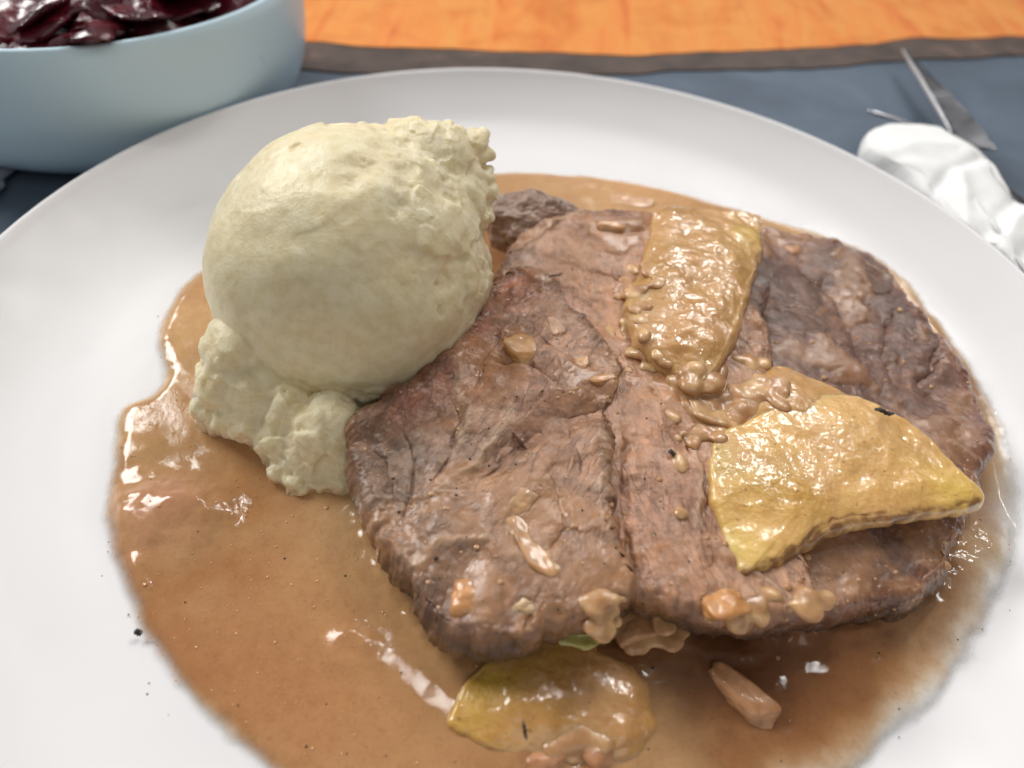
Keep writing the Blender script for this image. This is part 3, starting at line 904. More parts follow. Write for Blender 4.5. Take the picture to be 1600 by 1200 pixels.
def mush():
    rm = np.random.default_rng(21)
    CS, FS, off = [], [], 0
    n = 9
    th = np.linspace(.02, math.pi-.02, n)[:, None]
    ph = np.linspace(0, 2*math.pi, 2*n, endpoint=False)[None, :]
    U = np.stack([np.sin(th)*np.cos(ph), np.sin(th)*np.sin(ph), np.cos(th)*np.ones_like(ph)], -1).reshape(-1, 3)
    fc = grid_faces(n, 2*n)
    caps = [[i for i in range(2*n)][::-1], [(n-1)*2*n+i for i in range(2*n)]]
    zones = [(1085, 600, 26, 20, 16, .028, 2.6), (1120, 650, 34, 18, 24, .028, 2.8), (1180, 600, 26, 16, 16, .028, 2.6), (1085, 680, 14, 18, 8, .027, 2.0), (985, 480, 14, 34, 16, .029, 2.0), (1010, 425, 16, 12, 8, .029, 2.0), (1005, 560, 18, 16, 8, .028, 1.8),
             (1000, 985, 34, 16, 18, .0135, 2.6), (1070, 1035, 36, 18, 16, .0105, 2.4), (1150, 1065, 40, 18, 12, .0103, 2.2), (920, 1160, 40, 18, 9, .0108, 2.4), (1500, 890, 20, 26, 12, .0105, 1.8), (960, 945, 24, 12, 8, .020, 2.0), (1240, 940, 34, 12, 10, .022, 2.2), (1160, 960, 30, 8, 7, .020, 1.8)]
    for px, py, sx, sy, k, z, r in zones:
        for _ in range(int(k*1.3)):
            q = surf(px+rm.normal(0, sx), py+rm.normal(0, sy), z)
            rad = r*rm.uniform(.5, 1.15)*.001*rm.uniform(.7, 1.4, 3)*np.array([1, 1, .45])
            q = q-np.array([0, 0, rad[2]*.35])
            a = rm.uniform(0, 3.14)
            R = np.array([[math.cos(a), -math.sin(a), 0], [math.sin(a), math.cos(a), 0], [0, 0, 1]])
            CS.append((U*rad)@R.T+q)
            FS.extend((fc+off).tolist())
            FS.extend([[i+off for i in c] for c in caps])
            off += len(U)
    me = bpy.data.meshes.new('tmp')
    me.from_pydata(np.concatenate(CS).tolist(), [], FS)
    o = bpy.data.objects.new('tmp', me)
    COL.objects.link(o)
    md = o.modifiers.new('r', 'REMESH')
    md.mode = 'VOXEL'
    md.voxel_size = .0004
    sm = o.modifiers.new('s', 'SMOOTH')
    sm.factor = .6
    sm.iterations = 9
    ev = o.evaluated_get(bpy.context.evaluated_depsgraph_get())
    m2 = bpy.data.meshes.new_from_object(ev)
    bpy.data.objects.remove(o)
    nv = len(m2.vertices)
    P = np.empty(nv*3, np.float32)
    m2.vertices.foreach_get('co', P)
    P = P.reshape(-1, 3).astype(float)
    f = fbm(P, 170, 3, 801)
    P[:, 2] += f*.0003
    m2.vertices.foreach_set('co', P.astype(np.float32).ravel())
    k = sstep(-.25, .45, fbm(P, 140, 3, 802))[:, None]
    c = alb(186, 140, 94, 1.0)*(1-k)+alb(216, 176, 126, 1.0)*k
    a = m2.attributes.new('Col', 'FLOAT_COLOR', 'POINT')
    a.data.foreach_set('color', np.c_[c, np.ones(nv)].astype(np.float32).ravel())
    m2.polygons.foreach_set('use_smooth', np.ones(len(m2.polygons), bool))
    m2.materials.clear()
    m2.materials.append(M_CHUNK)
    m2.update()
    o = bpy.data.objects.new('onion_mush', m2)
    COL.objects.link(o)
    tag(o, 'soft wet mush of onion and gravy clinging between the apple wedges and along the meat', 'onion mush', kind='stuff')
mush()
grn = blob('green_peel', at(900, 990, .0165), (.0050, .0026, .0010), M_CHUNK, -5, 777, .4, cols=alb(168, 164, 92), coat=.2, nt=90, nr=50, fine=.12)
tag(grn, 'pale green scrap of peel poking out under the front edge of the left slice', 'peel scrap')
fat = blob('fat_scrap', at(828, 946, .0245), (.0024, .0018, .0008), M_CHUNK, 20, 779, .4, cols=alb(196, 168, 132), coat=.2, nt=70, nr=40, fine=.12)
tag(fat, 'cream coloured scrap of fat at the front edge of the left slice', 'fat scrap')

M_HERB = simple_mat('dark_herb', (.03, .018, .012), .45)
def fleck(name, px, py, z, L_, w, rot, label, cat):
    n = 14
    t = np.linspace(-1, 1, n)
    V, f = [], []
    a = math.radians(rot)
    base = at(px, py, z)
    for k in range(n):
        ww = w*(1-t[k]**2)**.5*(1+.25*math.sin(k*2.1))+w*.04
        x = t[k]*L_
        for q in range(8):
            b = 2*math.pi*q/8
            yy, zz = ww*math.cos(b), ww*.45*math.sin(b)+.0003*math.sin(k*.5)
            V.append((base[0]+x*math.cos(a)-yy*math.sin(a), base[1]+x*math.sin(a)+yy*math.cos(a), base[2]+zz))
    o = mesh_obj(name, np.array(V), grid_faces(n, 8), M_HERB)
    tag(o, label, cat)
    return o
fleck('herb_fleck', 1382, 643, .0340, .0021, .0007, -8, 'dark brown leaf fleck near the upper edge of the large apple wedge', 'herb fleck')
fleck('herb_stalk', 868, 430, .0306, .0022, .0003, 38, 'tiny brown herb stalk at the top tip of the front left slice', 'herb stalk')
fleck('herb_stalk', 1000, 352, .0298, .0020, .0004, 70, 'dark herb stalk at the far end of the tall apple wedge', 'herb stalk')
fleck('herb_stalk', 820, 1142, .0165, .0016, .0003, -75, 'dark herb stalk on the apple wedge sunk in the front gravy', 'herb stalk')
fleck('peppercorn', 1050, 707, .0275, .0008, .0007, 0, 'black peppercorn on the bare pink part of the middle slice', 'peppercorn')
fleck('peppercorn', 216, 988, .0100, .0008, .0006, 0, 'black peppercorn at the left shore of the gravy', 'peppercorn')
fleck('peppercorn', 1090, 382, .0325, .0011, .0008, 60, 'brown spice fleck on the tall gravy coated apple wedge', 'peppercorn')

# ================================================================== MASHED POTATO
def mash():
    CS, FS, off = [], [], 0
    def ball(c, r, n=26):
        nonlocal off
        r = np.broadcast_to(np.array(r, float), (3,))
        th = np.linspace(.02, math.pi-.02, n)[:, None]
        ph = np.linspace(0, 2*math.pi, n*2, endpoint=False)[None, :]
        U = np.stack([np.sin(th)*np.cos(ph), np.sin(th)*np.sin(ph), np.cos(th)*np.ones_like(ph)], -1).reshape(-1, 3)
        CS.append(U*r+np.array(c))
        fc = grid_faces(n, n*2)
        FS.extend((fc+off).tolist())
        a = off
        FS.append([a+i for i in range(n*2)][::-1])
        FS.append([a+(n-1)*n*2+i for i in range(n*2)])
        off += len(U)
    R = MASH_R
    ball(MASHC, (R, R, R*1.0), 60)
    # body under the scoop, ragged foot to the front left
    base = MASHC*np.array([1, 1, 0])
    ball(base+np.array([.0, 0, .014]), (.031, .029, .013), 40)
    rr = np.random.default_rng(5)
    def off_px(px, py, back=0.0):
        v = RM@np.array([(px-566)/F_PX, -(py-412)/F_PX, -back])*np.linalg.norm(MASHC-CAM)
        return MASHC+v
    def chunkball(c, r):
        ball(c, r*rr.uniform(.75, 1.25, 3), 18)
    foot = [(374, 545, .027, 7.0), (378, 590, .022, 8.0), (392, 628, .017, 9.0), (346, 600, .016, 3.4), (340, 570, .020, 2.6), (362, 650, .012, 4.5), (395, 640, .014, 8), (420, 670, .011, 8), (435, 712, .009, 5.0), (455, 690, .013, 8), (490, 700, .013, 9), (475, 745, .009, 6.0), (505, 758, .0085, 5.0), (540, 730, .010, 7),
            (540, 690, .014, 9), (450, 650, .018, 8), (400, 615, .020, 7), (520, 670, .018, 9), (338, 545, .022, 2.4), (332, 640, .012, 2.4), (400, 705, .0085, 3.0)]
    for px, py, z, r in foot:
        chunkball(at(px, py, z), r*.001)
        for _ in range(3):
            q = at(px+rr.normal(0, 16), py+rr.normal(0, 14), z+rr.normal(0, .0012))
            chunkball(q, rr.uniform(1.4, 3.4)*.001)
    # swelling of the torn upper right side
    for px, py, r, bk in [(672, 262, 82, .0), (640, 246, 62, .0), (695, 320, 76, .0), (700, 390, 60, .0), (712, 268, 52, .01), (600, 232, 45, 0.0), (735, 300, 38, .01), (735, 232, 24, .01), (700, 222, 30, .01), (752, 226, 15, .01), (735, 335, 40, .0), (728, 385, 44, .0)]:
        ball(off_px(px, py, bk), r/F_PX*np.linalg.norm(MASHC-CAM), 36)
    # thin torn flakes along the rim the scoop left
    for px, py, a_, ln in [(612, 196, 100, 10), (630, 196, 70, 12), (660, 202, 60, 8), (700, 198, 50, 16), (722, 204, 80, 12), (745, 212, 20, 16), (758, 214, 70, 14), (762, 232, 0, 12), (770, 262, -20, 12), (778, 285, -60, 16), (774, 320, -80, 12), (700, 210, 10, 20), (680, 205, 120, 10)]:
        for t in np.linspace(-1, 1, 5):
            c = off_px(px+math.cos(math.radians(a_))*ln*t, py-math.sin(math.radians(a_))*ln*t, .012)
            ball(c, np.array([1.5, 2.6, 1.5])*.001*(1.15-abs(t)*.6)*rr.uniform(.7, 1.2), 10)
    me = bpy.data.meshes.new('tmp')
    me.from_pydata(np.concatenate(CS).tolist(), [], FS)
    o = bpy.data.objects.new('tmp', me)
    COL.objects.link(o)
    md = o.modifiers.new('r', 'REMESH')
    md.mode = 'VOXEL'
    md.voxel_size = .00042
    sm = o.modifiers.new('s', 'SMOOTH')
    sm.factor = .6
    sm.iterations = 5
    dg = bpy.context.evaluated_depsgraph_get()
    ev = o.evaluated_get(dg)
    m2 = bpy.data.meshes.new_from_object(ev)
    n = len(m2.vertices)
    P = np.empty(n*3, np.float32)
    m2.vertices.foreach_get('co', P)
    P = P.reshape(-1, 3).astype(float)
    N = np.empty(n*3, np.float32)
    m2.vertices.foreach_get('normal', N)
    N = N.reshape(-1, 3).astype(float)
    nl = len(m2.loops)
    # faces may be quads
    lt = np.empty(len(m2.polygons), np.int32)
    m2.polygons.foreach_get('loop_total', lt)
    bpy.data.objects.remove(o)
    # masks: 'torn' = everything but the smooth left cap
    rel = P-MASHC
    cr = rel@RM   # to camera axes
    sx, sy = cr[:, 0]/MASH_R, cr[:, 1]/MASH_R
    w = fbm(P, 60, 3, 71)
    torn = sstep(.25, .75, sx*.8+.5*sy+.45*w)
    rad = np.linalg.norm(rel, axis=1)/MASH_R
    below = sstep(-.72, -.98, sy+.1*w)*1.0
    torn = np.maximum(torn, below)
    torn = np.maximum(torn, sstep(1.04, 1.12, rad))
    h = fbm(P, 38, 2, 72)*.0015+fbm(P, 110, 2, 94)*.00022
    h += torn*(fbm(P, 70, 3, 73)*.0012-ridged(P+.1, 90, 2, 90)*.0006+fbm(P, 420, 3, 74)*.00025)
    low = sstep(.024, .014, P[:, 2])
    h += low*(fbm(P, 190, 4, 91)*.0012-ridged(P, 210, 2, 92)*.0007)
    h += (1-torn)*(fbm(P, 300, 3, 75)*.00007-.00045*sstep(.62, .8, fbm(P, 170, 3, 93)))
    # ledges and shallow tears left by the scoop
    led = fbm(P, 42, 3, 76)
    h += .0008*(sstep(.05, .12, led)-.5)*np.clip(torn+.22, 0, 1)
    h += .0005*(sstep(.0, .08, fbm(P, 95, 3, 96))-.5)*np.clip(torn, 0, 1)
    def ray_hit(px, py):
        d = RM@np.array([(px-800)/F_PX, -(py-600)/F_PX, -1.0])
        d /= np.linalg.norm(d)
        oc = CAM-MASHC
        bq = oc@d
        disc = max(bq*bq-(oc@oc-MASH_R**2), 0)
        return CAM+d*(-bq-math.sqrt(disc))
    for px, py, r, dep in [(620, 322, 2.6, 1.6), (560, 262, 3.6, 1.4), (470, 470, 2.6, .7), (500, 480, 2.0, .6), (590, 512, 3.2, 1.2), (620, 528, 3.0, 1.0), (690, 300, 4, 1.0), (700, 440, 3, 1.0), (545, 285, 2.2, 1.2), (640, 400, 3.2, .7), (465, 600, 1.6, .5), (715, 400, 2.4, .9)]:
        q = ray_hit(px, py)
        d = np.linalg.norm((P+fbm(P, 260, 3, 81)[:, None]*.0014-q)*np.array([1, 1, 1.5]), axis=1)/(r*.001)
        h -= dep*.00055*np.exp(-d**2.5)
    P = P+N*h[:, None]
    P[:, 2] = np.maximum(P[:, 2], .0072)
    m2.vertices.foreach_set('co', P.astype(np.float32).ravel())
    c = np.tile(alb(246, 238, 204, 1.0), (n, 1))
    c = c*(1+fbm(P, 90, 4, 77)[:, None]*np.array([.04, .05, .10]))
    k = (torn*.5*sstep(-.2, .5, fbm(P, 120, 3, 78)))[:, None]
    c = c*(1-k)+alb(247, 240, 214, 1.0)*k
    # gravy soaked into the foot
    k = (.75*sstep(.0125, .0095, P[:, 2]+.0012*fbm(P, 200, 3, 79)))[:, None]
    c = c*(1-k)+alb(196, 160, 110)*k
    c = np.minimum(c, .93)*np.array([1.0, .905, .84])
    a = m2.attributes.new('Col', 'FLOAT_COLOR', 'POINT')
    a.data.foreach_set('color', np.c_[np.clip(c, 0, .88), np.ones(n)].astype(np.float32).ravel())
    a = m2.attributes.new('coat', 'FLOAT', 'POINT')
    a.data.foreach_set('value', torn.astype(np.float32))
    m2.polygons.foreach_set('use_smooth', np.ones(len(m2.polygons), bool))
    m2.materials.clear()
    m2.materials.append(M_MASH)
    m2.update()
    o = bpy.data.objects.new('mashed_potato', m2)
    COL.objects.link(o)
    tag(o, 'tall round scoop of creamy mashed potato with crumbly foot, left of the meat', 'mashed potato')
    return o
MASH_R = 214/F_PX*np.linalg.norm(MASHC-CAM)*.975
mash()

# ================================================================== GRAVY POOL
OUT_G = [(780, 262), (900, 264), (1040, 287), (1130, 312), (1230, 345), (1330, 380), (1400, 425), (1480, 520), (1560, 640), (1592, 740), (1600, 840), (1578, 920), (1545, 1000), (1490, 1080), (1420, 1150), (1340, 1225), (1200, 1310), (1000, 1370), (800, 1370), (640, 1330), (500, 1270), (400, 1206), (320, 1136), (250, 1068), (212, 1000), (188, 940), (160, 860), (148, 790), (152, 720), (164, 660), (182, 622), (235, 602), (246, 570), (232, 530), (240, 496), (275, 440), (330, 396), (450, 300), (600, 262)]
def coarse_sdist(nx, ny, X, Y, O, k=5):
    xs, ys = X[0], Y[:, 0]
    cx = np.linspace(xs[0], xs[-1], nx//k)
    cy = np.linspace(ys[0], ys[-1], ny//k)
    A, B = np.meshgrid(cx, cy)
    D = sdist(np.stack([A.ravel(), B.ravel()], 1), O).reshape(A.shape)
    fx = (X-cx[0])/(cx[1]-cx[0])
    fy = (Y-cy[0])/(cy[1]-cy[0])
    i = np.clip(fx.astype(int), 0, len(cx)-2)
    j = np.clip(fy.astype(int), 0, len(cy)-2)
    u, v = fx-i, fy-j
    return (D[j, i]*(1-u)*(1-v)+D[j, i+1]*u*(1-v)+D[j+1, i]*(1-u)*v+D[j+1, i+1]*u*v).ravel()

def gravy():
    zp = .0100
    O = crom(np.array([at(x, y, zp)[:2] for x, y in OUT_G]), 240)
    x0, x1, y0, y1 = O[:, 0].min()-.004, O[:, 0].max()+.004, -.112, O[:, 1].max()+.004
    st = .00045
    nx, ny = int((x1-x0)/st), int((y1-y0)/st)
    X, Y = np.meshgrid(np.linspace(x0, x1, nx), np.linspace(y0, y1, ny))
    P = np.stack([X.ravel(), Y.ravel(), np.zeros(nx*ny)], 1)
    r = np.hypot(P[:, 0], P[:, 1])
    wob = fbm(P, 55, 4, 301)*.0013
    d = coarse_sdist(nx, ny, X, Y, O)+wob
    pz = plate_z(r)
    keep = d > -.0004
    lev = zp+fbm(P, 22, 2, 302)*.00025+fbm(P, 95, 3, 303)*.00012
    # meniscus up the foods
    for nm, out, pl in (('a', OUT_A, PLA), ('b', OUT_B, PLB), ('c', OUT_C, PLC)):
        Q = crom(np.array([on_plane(x, y, pl)[:2] for x, y in out]), 90)
        dm = np.maximum(-coarse_sdist(nx, ny, X, Y, Q), 0)
        lev += .0006*np.exp(-dm/.0016)*(1+fbm(P, 200, 2, 309))
    dm = np.maximum(np.linalg.norm(P[:, :2]-MASHC[:2], axis=1)-.030, 0)
    lev += .0008*np.exp(-dm/.0014)
    lump = 0*r
    for px, py, rr, hh, ex in [(235, 800, 7.5, 2.0, 1.0), (320, 790, 8, 1.7, 1.3), (275, 820, 10, 1.2, 1.2), (205, 705, 5, .5, 1), (240, 560, 3.5, .8, 1), (200, 905, 4.5, .9, 1.4), (205, 948, 4, .9, 1.5), (555, 1010, 5, .9, 1), (620, 1090, 8, .6, 1), (1180, 1100, 9, .7, 1), (1010, 1060, 10, 1.2, 1), (900, 1110, 12, .9, 1), (1120, 1040, 7, .9, 1), (1060, 1120, 9, .7, 1), (800, 1170, 9, .8, 1), (1290, 985, 6, .7, 1), (1540, 860, 10, 1.4, 1), (1500, 920, 7, 1.2, 1), (1060, 1000, 8, 1.0, 1), (420, 1000, 10, .35, 1), (700, 1180, 9, .5, 1), (350, 600, 4, .7, 1), (250, 525, 3, .7, 1), (1480, 950, 5, .8, 1)]:
        q = at(px, py, zp)[:2]
        e = (P[:, :2]+np.stack([fbm(P, 120, 3, 310), fbm(P, 120, 3, 311)], 1)*.0016-q)/(rr*.001)
        g = np.exp(-(e[:, 0]**2*ex+e[:, 1]**2)**1.3)
        lev += hh*.001*g
        lump = np.maximum(lump, g*(rr < 11))
    # small wet crinkles where scraps break the surface
    crk = np.zeros(len(P))
    for px, py, rr in [(300, 780, 9), (230, 770, 7), (1500, 900, 9), (1520, 850, 8), (1010, 1000, 10), (552, 1002, 4), (1130, 1060, 14), (900, 1140, 14), (210, 940, 4), (245, 560, 6), (1160, 1110, 8), (1290, 975, 12)]:
        q = at(px, py, zp)[:2]
        crk = np.maximum(crk, np.exp(-(np.linalg.norm(P[:, :2]-q, axis=1)/(rr*.001))**2*1.5))
    lev += crk*(fbm(P, 130, 2, 320)*.0011+fbm(P, 330, 2, 322)*.00018)
    br = sstep(-.02, .05, P[:, 0])*sstep(.0, -.04, P[:, 1])
    top = np.maximum(lev, pz+.0010-.0007*br)
    # contact bead at the shore
    rise = sstep(-.0005, .0055, d)**.8
    z = pz+.00012+(top-pz)*rise
    z = np.where(d < 0, pz+.00011, z)
    P[:, 2] = z
    thick = z-pz
    film = 1-np.exp(-np.clip(thick-.00015, 0, 1)/.0003)
    film = film*sstep(-.0004, .0035+.009*br, d+(.0016+.0022*br)*fbm(P, 90, 4, 305))
    a = np.clip(fbm(P, 26, 4, 330)*1.3+.5+.25*fbm(P, 110, 3, 331), 0, 1)[:, None]
    c = alb(198, 154, 108)*(1-a)+alb(164, 114, 74)*a
    sp = [(300, 700, 22, alb(192, 148, 100), .6), (250, 800, 9, alb(190, 134, 102), .7), (400, 780, 8, alb(176, 118, 70), .6), (640, 960, 24, alb(190, 144, 92), .6), (500, 1120, 26, alb(180, 124, 82), .7), (400, 1000, 18, alb(170, 116, 76), .6), (1000, 280, 26, alb(214, 160, 112), .8), (800, 270, 20, alb(206, 160, 116), .6), (1320, 1000, 22, alb(140, 96, 62), .8), (1500, 940, 16, alb(150, 112, 86), .6), (1300, 1120, 22, alb(160, 106, 66), .7), (1120, 1010, 22, alb(84, 50, 28), .9), (960, 1010, 8, alb(104, 66, 34), .7), (1560, 800, 12, alb(160, 126, 106), .8), (760, 1030, 8, alb(150, 100, 52), .5)]  # the dark spots below the meat front are shade painted into the gravy
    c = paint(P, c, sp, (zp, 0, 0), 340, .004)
    c *= (1+.06*fbm(P, 330, 4, 341))[:, None]*np.array([.80, .88, 1.01])
    sp = perlin(P*np.array([1, 1, .2])*800, 343)
    k = (sstep(.58, .66, sp)*.3)[:, None]
    c = c*(1-k)+alb(120, 74, 40)*k
    ab = film[:, None]*np.array([.92, 1.0, 1.08])
    c = .80*(np.clip(c, .01, .8)/.80)**np.clip(ab, 0, 1.05)
    idx = -np.ones(nx*ny, int)
    q = grid_faces(ny, nx, False)
    kq = keep[q].any(1)
    q = q[kq]
    used = np.unique(q)
    idx[used] = np.arange(len(used))
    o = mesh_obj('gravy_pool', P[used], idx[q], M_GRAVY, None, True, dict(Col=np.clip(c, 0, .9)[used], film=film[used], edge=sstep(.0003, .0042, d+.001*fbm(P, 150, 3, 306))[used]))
    if o.data.polygons[100].normal.z < 0: o.data.flip_normals()
    tag(o, 'pool of glossy brown gravy spread over the well of the white plate', 'gravy', kind='stuff')
    # bubbles and pepper dust on the surface
    tree = (x0, y0, st, nx, ny, z.reshape(ny, nx), d.reshape(ny, nx), film.reshape(ny, nx))
    return o, tree, O
gpool, GT, GO = gravy()
def gz(x, y):
    i = np.clip(((y-GT[1])/GT[2]*((GT[4]-1)/GT[4])).astype(int), 0, GT[4]-1)
    j = np.clip(((x-GT[0])/GT[2]*((GT[3]-1)/GT[3])).astype(int), 0, GT[3]-1)
    return GT[5][i, j], GT[6][i, j]

def scatter(name, pts, radii, mat, parent=None, squash=.6, n=7, m=5):
    th = np.linspace(.05, math.pi-.05, m)[:, None]
    ph = np.linspace(0, 2*math.pi, n, endpoint=False)[None, :]
    U = np.stack([np.sin(th)*np.cos(ph), np.sin(th)*np.sin(ph), np.cos(th)*squash*np.ones_like(ph)], -1).reshape(-1, 3)
    V = (pts[:, None, :]+U[None]*radii[:, None, None]).reshape(-1, 3)
    f = grid_faces(m, n)
    Fc = (f[None]+(np.arange(len(pts))*len(U))[:, None, None]).reshape(-1, 4)[:, ::-1]
    return mesh_obj(name, V, Fc, mat, parent)

mb, nt_, b_ = new_mat('gravy_bubble')
b_.inputs['Base Color'].default_value = (*alb(196, 146, 98), 1)
b_.inputs['Roughness'].default_value = .05
b_.inputs['Coat Weight'].default_value = 1.0
b_.inputs['Coat Roughness'].default_value = .03
rr = np.random.default_rng(11)
bp = []
while len(bp) < 700:
    px, py = rr.uniform(120, 1590), rr.uniform(480, 1200)
    w = math.exp(-((px-350)/330)**2)+.12
    cl = .5+.5*math.sin(px*.031+math.cos(py*.02)*2)*math.sin(py*.027+1)
    if rr.random() > w*(.25+.75*cl): continue
    bp.append(at(px, py, .0101))
bp = np.array(bp)
z_, d_ = gz(bp[:, 0], bp[:, 1])
ok = d_ > .001
bp[:, 2] = z_+.00002
bp = bp[ok]
rad = np.exp(rr.normal(-8.85, .35, len(bp)))
o = scatter('bubbles', bp, rad, mb, gpool, .65, 10, 7)
o['kind'] = 'stuff'
pp = np.array([at(rr.uniform(120, 1600), rr.uniform(480, 1195), .0101) for _ in range(150)])
z_, d_ = gz(pp[:, 0], pp[:, 1])
rp = np.hypot(pp[:, 0], pp[:, 1])
pp[:, 2] = np.where(d_ > 0, z_, plate_z(rp))
ok = (d_ > -.0035) & (rp < .13)
o = scatter('pepper_dust', pp[ok], np.exp(rr.normal(-8.8, .4, ok.sum())), simple_mat('pepper', (.05, .028, .018), .5), gpool, .5, 7, 5)
o['kind'] = 'stuff'

def on_food(n, box, rnd):
    out = []
    for _ in range(n*3):
        px, py = rnd.uniform(box[0], box[2]), rnd.uniform(box[1], box[3])
        d = RM @ np.array([(px-800)/F_PX, -(py-600)/F_PX, -1.0])
        ok, loc, nrm, idx, ob, mx = SC.ray_cast(DG, Vector(CAM), Vector(d).normalized(), distance=1.0)
        if ok and ob.name.startswith('meat_slice'): out.append(np.array(loc))
        if len(out) >= n: break
    return np.array(out)
DG = bpy.context.evaluated_depsgraph_get()
q = on_food(170, (560, 330, 1540, 970), rr)
mc_, ntc_, bc_ = new_mat('minced_onion_crumb')
rc_ = ramp(ntc_, noise_node(ntc_, 150, 2).outputs['Fac'], [(.35, alb(176, 124, 78, 1)), (.6, alb(206, 164, 116, 1))])
ntc_.links.new(rc_.outputs['Color'], bc_.inputs['Base Color'])
bc_.inputs['Roughness'].default_value = .12
bc_.inputs['Coat Weight'].default_value = 1
o = scatter('gravy_crumbs', q, np.exp(rr.normal(-8.0, .4, len(q))), mc_, None, .55, 9, 7)
tag(o, 'fine wet crumbs of onion sprinkled over the meat slices', 'crumbs', kind='stuff')
q = on_food(130, (560, 330, 1540, 970), rr)
o = scatter('pepper_specks', q, np.exp(rr.normal(-8.6, .35, len(q))), bpy.data.materials['pepper'], None, .6, 7, 5)
tag(o, 'fine dark pepper specks on the meat slices and apple wedges', 'pepper', kind='stuff')

# ================================================================== BOWL OF BEETROOT
BC = np.array([-.1655, .1355, 0])
bow = crom([(1e-5, .004), (.03, .0042), (.046, .006), (.060, .0125), (.0675, .024), (.0705, .038), (.0722, .0495)], 40, False)
outp = [(.0728, .0506), (.0738, .0508), (.0746, .0500)]
oo = crom([(.0748, .047), (.0738, .036), (.0725, .024), (.0690, .0125), (.0620, .0055), (.0540, .0022), (.0500, .0012)], 30, False)
ft = [(.0485, .0002), (.0475, 0), (.046, 0), (.0452, .0006), (.034, .002), (1e-5, .002)]
V, Fc = lathe([tuple(x) for x in bow]+outp+[tuple(x) for x in oo]+ft, 160, BC)
bowl = mesh_obj('serving_bowl', V, Fc[:, ::-1], M_BOWL)
tag(bowl, 'pale blue ceramic bowl of beetroot behind the left rim of the plate', 'bowl')

mbt, ntb, bb = new_mat('cooked_beetroot')
nb = noise_node(ntb, 90, 5, .6)
rb = ramp(ntb, nb.outputs['Fac'], [(.3, alb(40, 8, 14)), (.5, alb(74, 16, 26)), (.7, alb(108, 30, 40))])
ntb.links.new(rb.outputs['Color'], bb.inputs['Base Color'])
ntb.links.new(bump(ntb, noise_node(ntb, 420, 4).outputs['Fac'], .0006), bb.inputs['Normal'])
bb.inputs['Roughness'].default_value = .2
bb.inputs['Coat Weight'].default_value = .35
sss(bb, .15, .002, (1, .2, .2))

def ribbon(name, path, w, t, twist, mat, seed):
    n, m = 60, 16
    C_ = crom(path, n, False)
    T = np.gradient(C_, axis=0)
    T /= np.linalg.norm(T, axis=1, keepdims=True)
    up = np.array([0, 0, 1.0])
    V = []
    for k in range(n):
        s = np.cross(T[k], up)
        s /= np.linalg.norm(s)
        u = np.cross(s, T[k])
        tw = twist[0]+(twist[1]-twist[0])*k/(n-1)
        s2, u2 = s*math.cos(tw)+u*math.sin(tw), -s*math.sin(tw)+u*math.cos(tw)
        tap = min(1, math.sin(math.pi*(k+.6)/(n+.2))*5)
        for q in range(m):
            a = 2*math.pi*q/m
            V.append(C_[k]+s2*w*tap*math.cos(a)+u2*t*tap*math.sin(a))
    V = np.array(V)
    V += (fbm(V, 110, 3, seed)*.0011)[:, None]*np.array([.4, .4, 1])
    rel = V[:, :2]-BC[:2]
    rr_ = np.linalg.norm(rel, axis=1)
    lim = np.where(V[:, 2] > .0525, .20, .0685)
    V[:, :2] = BC[:2]+rel*np.minimum(1, lim/rr_)[:, None]
    return mesh_obj(name, V, grid_faces(n, m), mat)
rb_ = np.random.default_rng(3)
# bed of beetroot filling the bowl
th = np.linspace(0, 1, 40)[:, None]
ph = np.linspace(0, 2*math.pi, 120, endpoint=False)[None, :]
V = np.stack([BC[0]+th*.0705*np.cos(ph), BC[1]+th*.0705*np.sin(ph), .041+0*th*ph+.004*(1-th**2)], -1).reshape(-1, 3)
V[:, 2] += fbm(V, 60, 4, 88)*.0035
o = mesh_obj('beetroot_bed', V, grid_faces(40, 120), mbt)
if o.data.polygons[500].normal.z < 0: o.data.flip_normals()
tag(o, 'dark red mass of cooked beetroot filling the pale blue bowl', 'beetroot', kind='stuff')
bl = ['wide dark beetroot slice folded along the front wall of the bowl', 'glossy beetroot strip arching over the middle of the bowl', 'thin beetroot strip lying at the left edge of the picture', 'red beetroot strip leaning on the right inner wall of the bowl', 'curled beetroot strip standing highest in the bowl', 'short bright red beetroot strip at the front left of the bowl', 'beetroot strip crossing under the highest curled one', 'flat beetroot slice at the far right of the bowl', 'small twisted beetroot end near the front rim', 'long beetroot strip running parallel to the front rim']
bpth = [[(200, 62), (260, 48), (330, 24), (380, 4)], [(30, 40), (90, 10), (170, 8), (240, 30)], [(-20, 50), (20, 36), (60, 26), (110, 34)], [(250, 20), (310, 10), (370, -12), (420, -40)], [(60, 60), (80, 20), (130, -5), (190, 20)], [(10, 70), (50, 74), (90, 60), (110, 44)], [(90, 66), (140, 58), (180, 30), (200, 0)], [(230, -6), (300, -14), (360, -40), (420, -70)], [(130, 66), (160, 64), (190, 50), (230, 44)], [(110, 40), (180, 38), (260, 14), (340, -16)]]
bz = [.046, .052, .048, .049, .053, .046, .050, .051, .046, .049]
bw = [(.009, .0016), (.006, .0018), (.004, .0018), (.006, .0016), (.005, .002), (.004, .0018), (.005, .0018), (.010, .0018), (.004, .002), (.006, .0016)]
for k in range(10):
    pth = [at(x, y, bz[k]+.0025*math.sin(j*2.1+k)) for j, (x, y) in enumerate(bpth[k])]
    o = ribbon('beetroot_strip', pth, bw[k][0]*1.35, bw[k][1]*.75, (rb_.uniform(-.9, .9), rb_.uniform(-.9, .9)), mbt, 60+k)
    tag(o, bl[k], 'beetroot strip', 'beetroot strips in the blue bowl')

